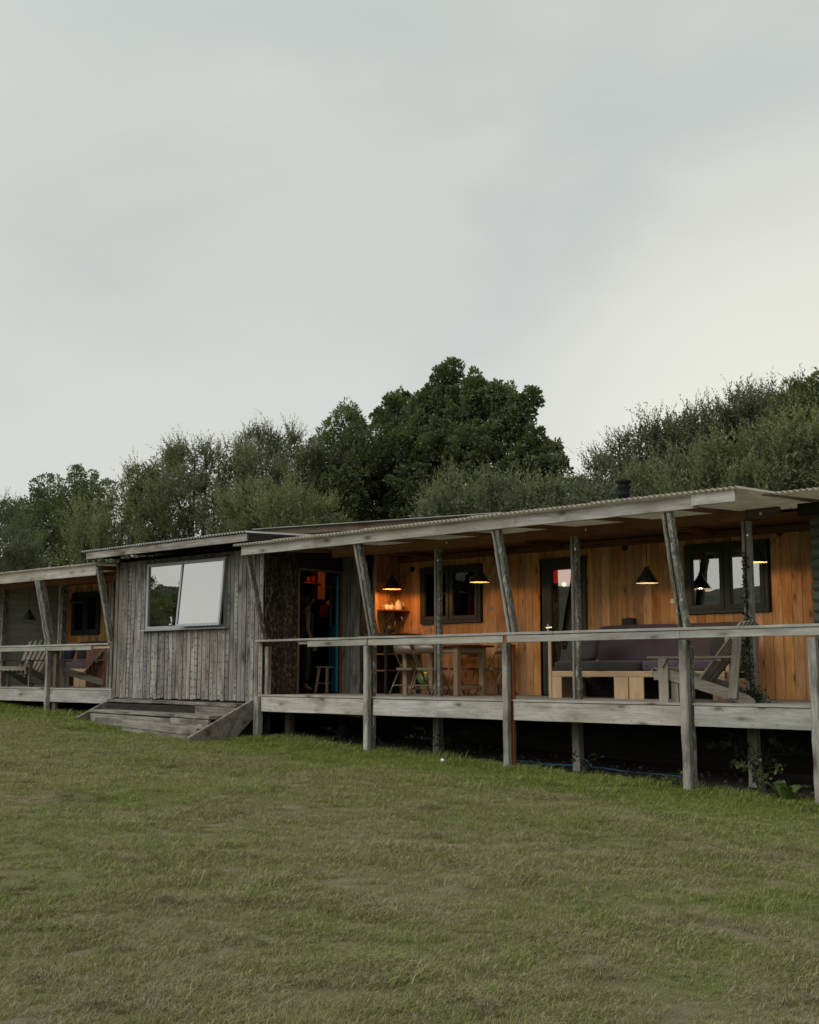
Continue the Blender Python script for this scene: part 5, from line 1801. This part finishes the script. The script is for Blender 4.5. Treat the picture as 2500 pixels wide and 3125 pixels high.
plant('weed', 'little sprig by the bottom of the right step board', 'plant', (-15.65, -.25, gz(-15.65, -.25)), 70, .12, .35, 'ivy', .05, .025, 'plants under the deck', 6)

# broad dock leaves
dk = thing('dock_plant', 'broad bright dock leaves beside the right-hand front post', 'plant', (-6.22, .02, gz(-6.22, .02)))
for i in range(15):
    a = rng.uniform(0, 6.28)
    ln, wd_, up_ = rng.uniform(.16, .30), rng.uniform(.06, .10), rng.uniform(.12, .36)
    v, f = [], []
    m = 6
    for k in range(m + 1):
        t = k / m
        w_ = wd_ * math.sin(math.pi * min(1, t * .93 + .04)) ** .7
        rr_ = .05 + ln * t
        z_ = up_ * math.sin(t * 1.9) * .8
        for s in (-1, 0, 1):
            px, py = rr_, s * w_
            zz = z_ + abs(s) * .018 + .008 * math.sin(k * 2.1 + s)
            v.append((px * math.cos(a) - py * math.sin(a), px * math.sin(a) + py * math.cos(a), zz))
    for k in range(m):
        for s in (0, 1):
            f.append((3 * k + s, 3 * k + s + 1, 3 * k + s + 4, 3 * k + s + 3))
    me = mesh_from('leaf', v, f, M['dock'], True)
    at = me.attributes.new('tint', 'FLOAT', 'FACE')
    at.data.foreach_set('value', [float(rng.uniform(.2, 1))] * len(me.polygons))
    link('leaf', me, dk)
dk.scale = (.8, .8, .8)

# ivy climbing the last inner post
iv = thing('ivy', 'dark ivy climbing from the deck up the last double post', 'plant', (-7.0, .85, 0.0))
P = []
for k in range(700):
    t = rng.random() ** 1.4
    z = t * 1.9
    sp_ = .075 * (1 - t) ** 2.5 + .012
    P.append((rng.normal() * sp_ + .0, -.05 - abs(rng.normal()) * sp_ * .6, z))
for k in range(260):
    P.append((rng.normal() * .11 + .05, -.05 + rng.normal() * .07, abs(rng.normal()) * .07))
P = np.array(P)
n = len(P)
link('leaves', leaf_mesh('leaves', P, unit(rng.normal(size=(n, 3)) + [0, -.5, 0]), rng.uniform(.025, .05, n), rng.uniform(.02, .04, n), rng.uniform(0, 1, n), M['ivy']), iv)
mb = MB()
mb.tube([(0, -.03, 0), (.01, -.035, .5), (-.005, -.03, 1.1), (0, -.03, 1.8)], [.012, .009, .006, .003], 5)
mb.build('stem', M['branch'], iv)

# blue water pipe and a white ball
mb = MB()
mb.tube([(x, 1.25 + .03 * math.sin(x * 2), gz(x, 1.25) + .008 + .014 * math.sin(3 * x)) for x in np.arange(-11.3, -7.9, .2)], .016, 8)
tag(mb.build('water_pipe', M['blue'], None, smooth=True), 'thin blue water pipe lying on the soil under the deck', 'pipe')
mb = MB()
mb.lathe([(0, -.035), (.022, -.028), (.036, 0), (.028, .022), (.012, .033), (0, .036)], 14)
tag(mb.build('puffball', M['white'], None, (-11.07, -.39, gz(-11.07, -.39) + .05), True), 'small white puffball in the grass before the deck', 'mushroom')
# clutter of soil clods and stones under the deck
cl = MB()
for k in range(420):
    x, y = rng.uniform(-15.2, -4.5), rng.uniform(.25, 2.3)
    r = rng.uniform(.012, .04)
    z = gz(x, y)
    pts = [(x + r * math.cos(a) * rng.uniform(.7, 1.2), y + r * math.sin(a) * rng.uniform(.7, 1.2), z + rng.uniform(-.2, .3) * r) for a in (0, 1.57, 3.14, 4.71)]
    cl.add(pts + [(x, y, z + r * .8)], [(0, 1, 4), (1, 2, 4), (2, 3, 4), (3, 0, 4)])
o = cl.build('gravel', plain('stone_grit', (.10, .09, .075), .95), None)
o['kind'] = 'stuff'
o['label'] = 'loose clods and stones on the bare soil under the deck'

# ------------------------------------------------------------------ grass
tufts = []
src = bpy.data.collections.new('tuft_sources')
NT = 11
for k in range(NT):
    rr = np.random.default_rng(100 + k)
    flat = k in (5, 6, 7, 10)
    tall = k in (8, 9)
    nb = 170 if flat else (46 if tall else 100)
    v, f, tn = [], [], []
    for i in range(nb):
        a, rad = rr.uniform(0, 6.28), .13 * math.sqrt(rr.random())
        bx, by = rad * math.cos(a), rad * math.sin(a)
        h = (rr.uniform(.008, .030) if not flat else rr.uniform(.006, .030))
        if tall:
            h = rr.uniform(.05, .13)
        lean = rr.uniform(.012, .055) * (1.6 if tall else 1) if not flat else rr.uniform(.03, .08)
        la = rr.uniform(0, 6.28)
        w = rr.uniform(.0013, .0026) * (1.3 if tall else 1)
        dx, dy = math.cos(la) * lean, math.sin(la) * lean
        sx, sy = -math.sin(la + .6) * w, math.cos(la + .6) * w
        b = len(v)
        z0 = -.01
        v += [(bx - sx, by - sy, z0), (bx + sx, by + sy, z0), (bx + dx * .4 - sx * .8, by + dy * .4 - sy * .8, h * .65), (bx + dx * .4 + sx * .8, by + dy * .4 + sy * .8, h * .65),
              (bx + dx, by + dy, h * (1 if not flat else .8))]
        f += [(b, b + 1, b + 3, b + 2), (b + 2, b + 3, b + 4)]
        t = rr.random()
        tn += [t, t]
    me = mesh_from('tuft', v, f, M['thatch'] if k == 10 else M['grass'])
    at = me.attributes.new('tint', 'FLOAT', 'FACE')
    at.data.foreach_set('value', tn)
    o = bpy.data.objects.new('tuft_%02d' % k, me)
    src.objects.link(o)
    tufts.append(o)

fx, fy = -math.cos(_az), math.sin(_az)
rx, ry = math.sin(_az), math.cos(_az)
pts, sc_, vr, rt = [], [], [], []
gr = np.random.default_rng(9)


def dry_at(x, y):
    return mnoise.noise(Vector((x * .9, y * .9, 7.))) * .6 + mnoise.noise(Vector((x * 2.6, y * 2.6, 2.))) * .5


for (d0, d1, dens, s0) in ((4.2, 8.5, 150, .85), (8.5, 14, 95, 1.0), (14, 21, 55, 1.25), (21, 34, 30, 1.6)):
    half = .40
    area = half * (d1 ** 2 - d0 ** 2) + 4.0 * (d1 - d0)
    n = int(area * dens)
    d = np.sqrt(gr.uniform(d0 ** 2, d1 ** 2, n))
    l = gr.uniform(-1, 1, n) * (half * d + 2.0)
    X = fx * d + rx * l
    Y = -13.35 + fy * d + ry * l
    for x, y in zip(X, Y):
        if y > .42 + .25 * mnoise.noise(Vector((x * 2.2, 3, 1))) and x > -30:
            continue
        if -19.62 < x < -15.5 and y > -1.0:
            continue
        if y > .0 and gr.random() < .55:
            continue
        dr = dry_at(x, y) - max(0, min(1, (y + 2.2) / 2.)) * .8
        flat = gr.random() < (.30 + .7 * max(0, dr + .1))
        pts.append((x, y, gz(x, y)))
        edge = max(0, 1 - abs(y + .1) / .6) * gr.uniform(.2, 2.2)
        sc_.append(s0 * gr.uniform(.75, 1.2) * max(.62, 1 + .55 * mnoise.noise(Vector((x * 3.1, y * 3.1, 5))) + .5 * mnoise.noise(Vector((x * 1.1, y * 1.1, 15)))) * (1 + .5 * edge))
        vr.append(int(gr.integers(5, 8)) if flat else int(gr.integers(0, 5)))
        rt.append((gr.uniform(-.15, .15), gr.uniform(-.15, .15), gr.uniform(0, 6.28)))
for i in range(420):      # coarser tussocks
    d = math.sqrt(gr.uniform(4.5 ** 2, 22 ** 2))
    l = gr.uniform(-1, 1) * (.4 * d + 1)
    x, y = fx * d + rx * l, -13.35 + fy * d + ry * l
    if y > -.1:
        continue
    pts.append((x, y, gz(x, y)))
    sc_.append(gr.uniform(.35, .8))
    vr.append(int(gr.integers(8, 10)))
    rt.append((0, 0, gr.uniform(0, 6.28)))
for x in np.arange(-28, -3.5, .09):     # untrimmed fringe under the deck edge
    y = gr.uniform(-.08, .42)
    if -19.62 < x < -15.5 or gr.random() < .35:
        continue
    pts.append((x, y, gz(x, y)))
    sc_.append(gr.uniform(.35, 1.0))
    vr.append(int(gr.integers(8, 10)))
    rt.append((0, 0, gr.uniform(0, 6.28)))
THATCH = [(-8.53, -2.3), (-8.3, -2.2), (-8.11, -2.24), (-7.06, -6.86), (-7.51, -7.34), (-7.73, -7.8), (-4.03, -7.7), (-3.76, -7.75), (-4.21, -7.69), (-6.5, -8.49), (-6.2, -8.06),
          (-5.49, -8.77), (-10.88, -6.37), (-5.86, -9.28), (-5.21, -3.82), (-6.22, -3.32), (-4.73, -3.73), (-4.56, -3.17), (-5.52, -9.88), (-4.71, -9.08), (-5.74, -7.47),
          (-7.23, -5.1), (-4.01, -6.23), (-2.91, -7.43), (-3.76, -8.72), (-4.89, -9.87), (-7.27, -9.09), (-9.5, -4.1), (-12.4, -4.9), (-11.2, -3.2), (-14.5, -3.6)]
for (cx_, cy_) in THATCH:                # raked-up heaps of dead grass
    for k in range(int(gr.integers(4, 14))):
        q = gr.normal(size=2) * (.07 + .10 * gr.random())
        x, y = cx_ + q[0] * 1.5 * rx - q[1] * fx * .7, cy_ + q[0] * 1.5 * ry - q[1] * fy * .7
        pts.append((x, y, gz(x, y) + gr.uniform(0, .022)))
        sc_.append(gr.uniform(.4, .85))
        vr.append(10)
        rt.append((gr.uniform(-.5, .5), gr.uniform(-.5, .5), gr.uniform(0, 6.28)))
gm = bpy.data.meshes.new('grass')
gm.from_pydata(pts, [], [])
for nm_, ty, dat in (('sc', 'FLOAT', sc_), ('vr', 'INT', vr)):
    at = gm.attributes.new(nm_, ty, 'POINT')
    at.data.foreach_set('value', dat)
at = gm.attributes.new('rt', 'FLOAT_VECTOR', 'POINT')
at.data.foreach_set('vector', np.array(rt, np.float32).reshape(-1))
grass = link('grass', gm)
grass['kind'] = 'stuff'
grass['label'] = 'short mown grass with dry straw patches'
ng = bpy.data.node_groups.new('grass_scatter', 'GeometryNodeTree')
ng.interface.new_socket('Geometry', in_out='INPUT', socket_type='NodeSocketGeometry')
ng.interface.new_socket('Geometry', in_out='OUTPUT', socket_type='NodeSocketGeometry')
gi = ng.nodes.new('NodeGroupInput')
go = ng.nodes.new('NodeGroupOutput')
iop = ng.nodes.new('GeometryNodeInstanceOnPoints')
ci = ng.nodes.new('GeometryNodeCollectionInfo')
ci.inputs[0].default_value = src
ci.inputs['Separate Children'].default_value = True
ci.inputs['Reset Children'].default_value = True


def nattr(nm, ty):
    a = ng.nodes.new('GeometryNodeInputNamedAttribute')
    a.data_type = ty
    a.inputs[0].default_value = nm
    return a.outputs[0]


ng.links.new(gi.outputs[0], iop.inputs['Points'])
ng.links.new(ci.outputs[0], iop.inputs['Instance'])
iop.inputs['Pick Instance'].default_value = True
ng.links.new(nattr('vr', 'INT'), iop.inputs['Instance Index'])
ng.links.new(nattr('rt', 'FLOAT_VECTOR'), iop.inputs['Rotation'])
ng.links.new(nattr('sc', 'FLOAT'), iop.inputs['Scale'])
ng.links.new(iop.outputs[0], go.inputs[0])
mod = grass.modifiers.new('scatter', 'NODES')
mod.node_group = ng
print('grass points', len(pts))
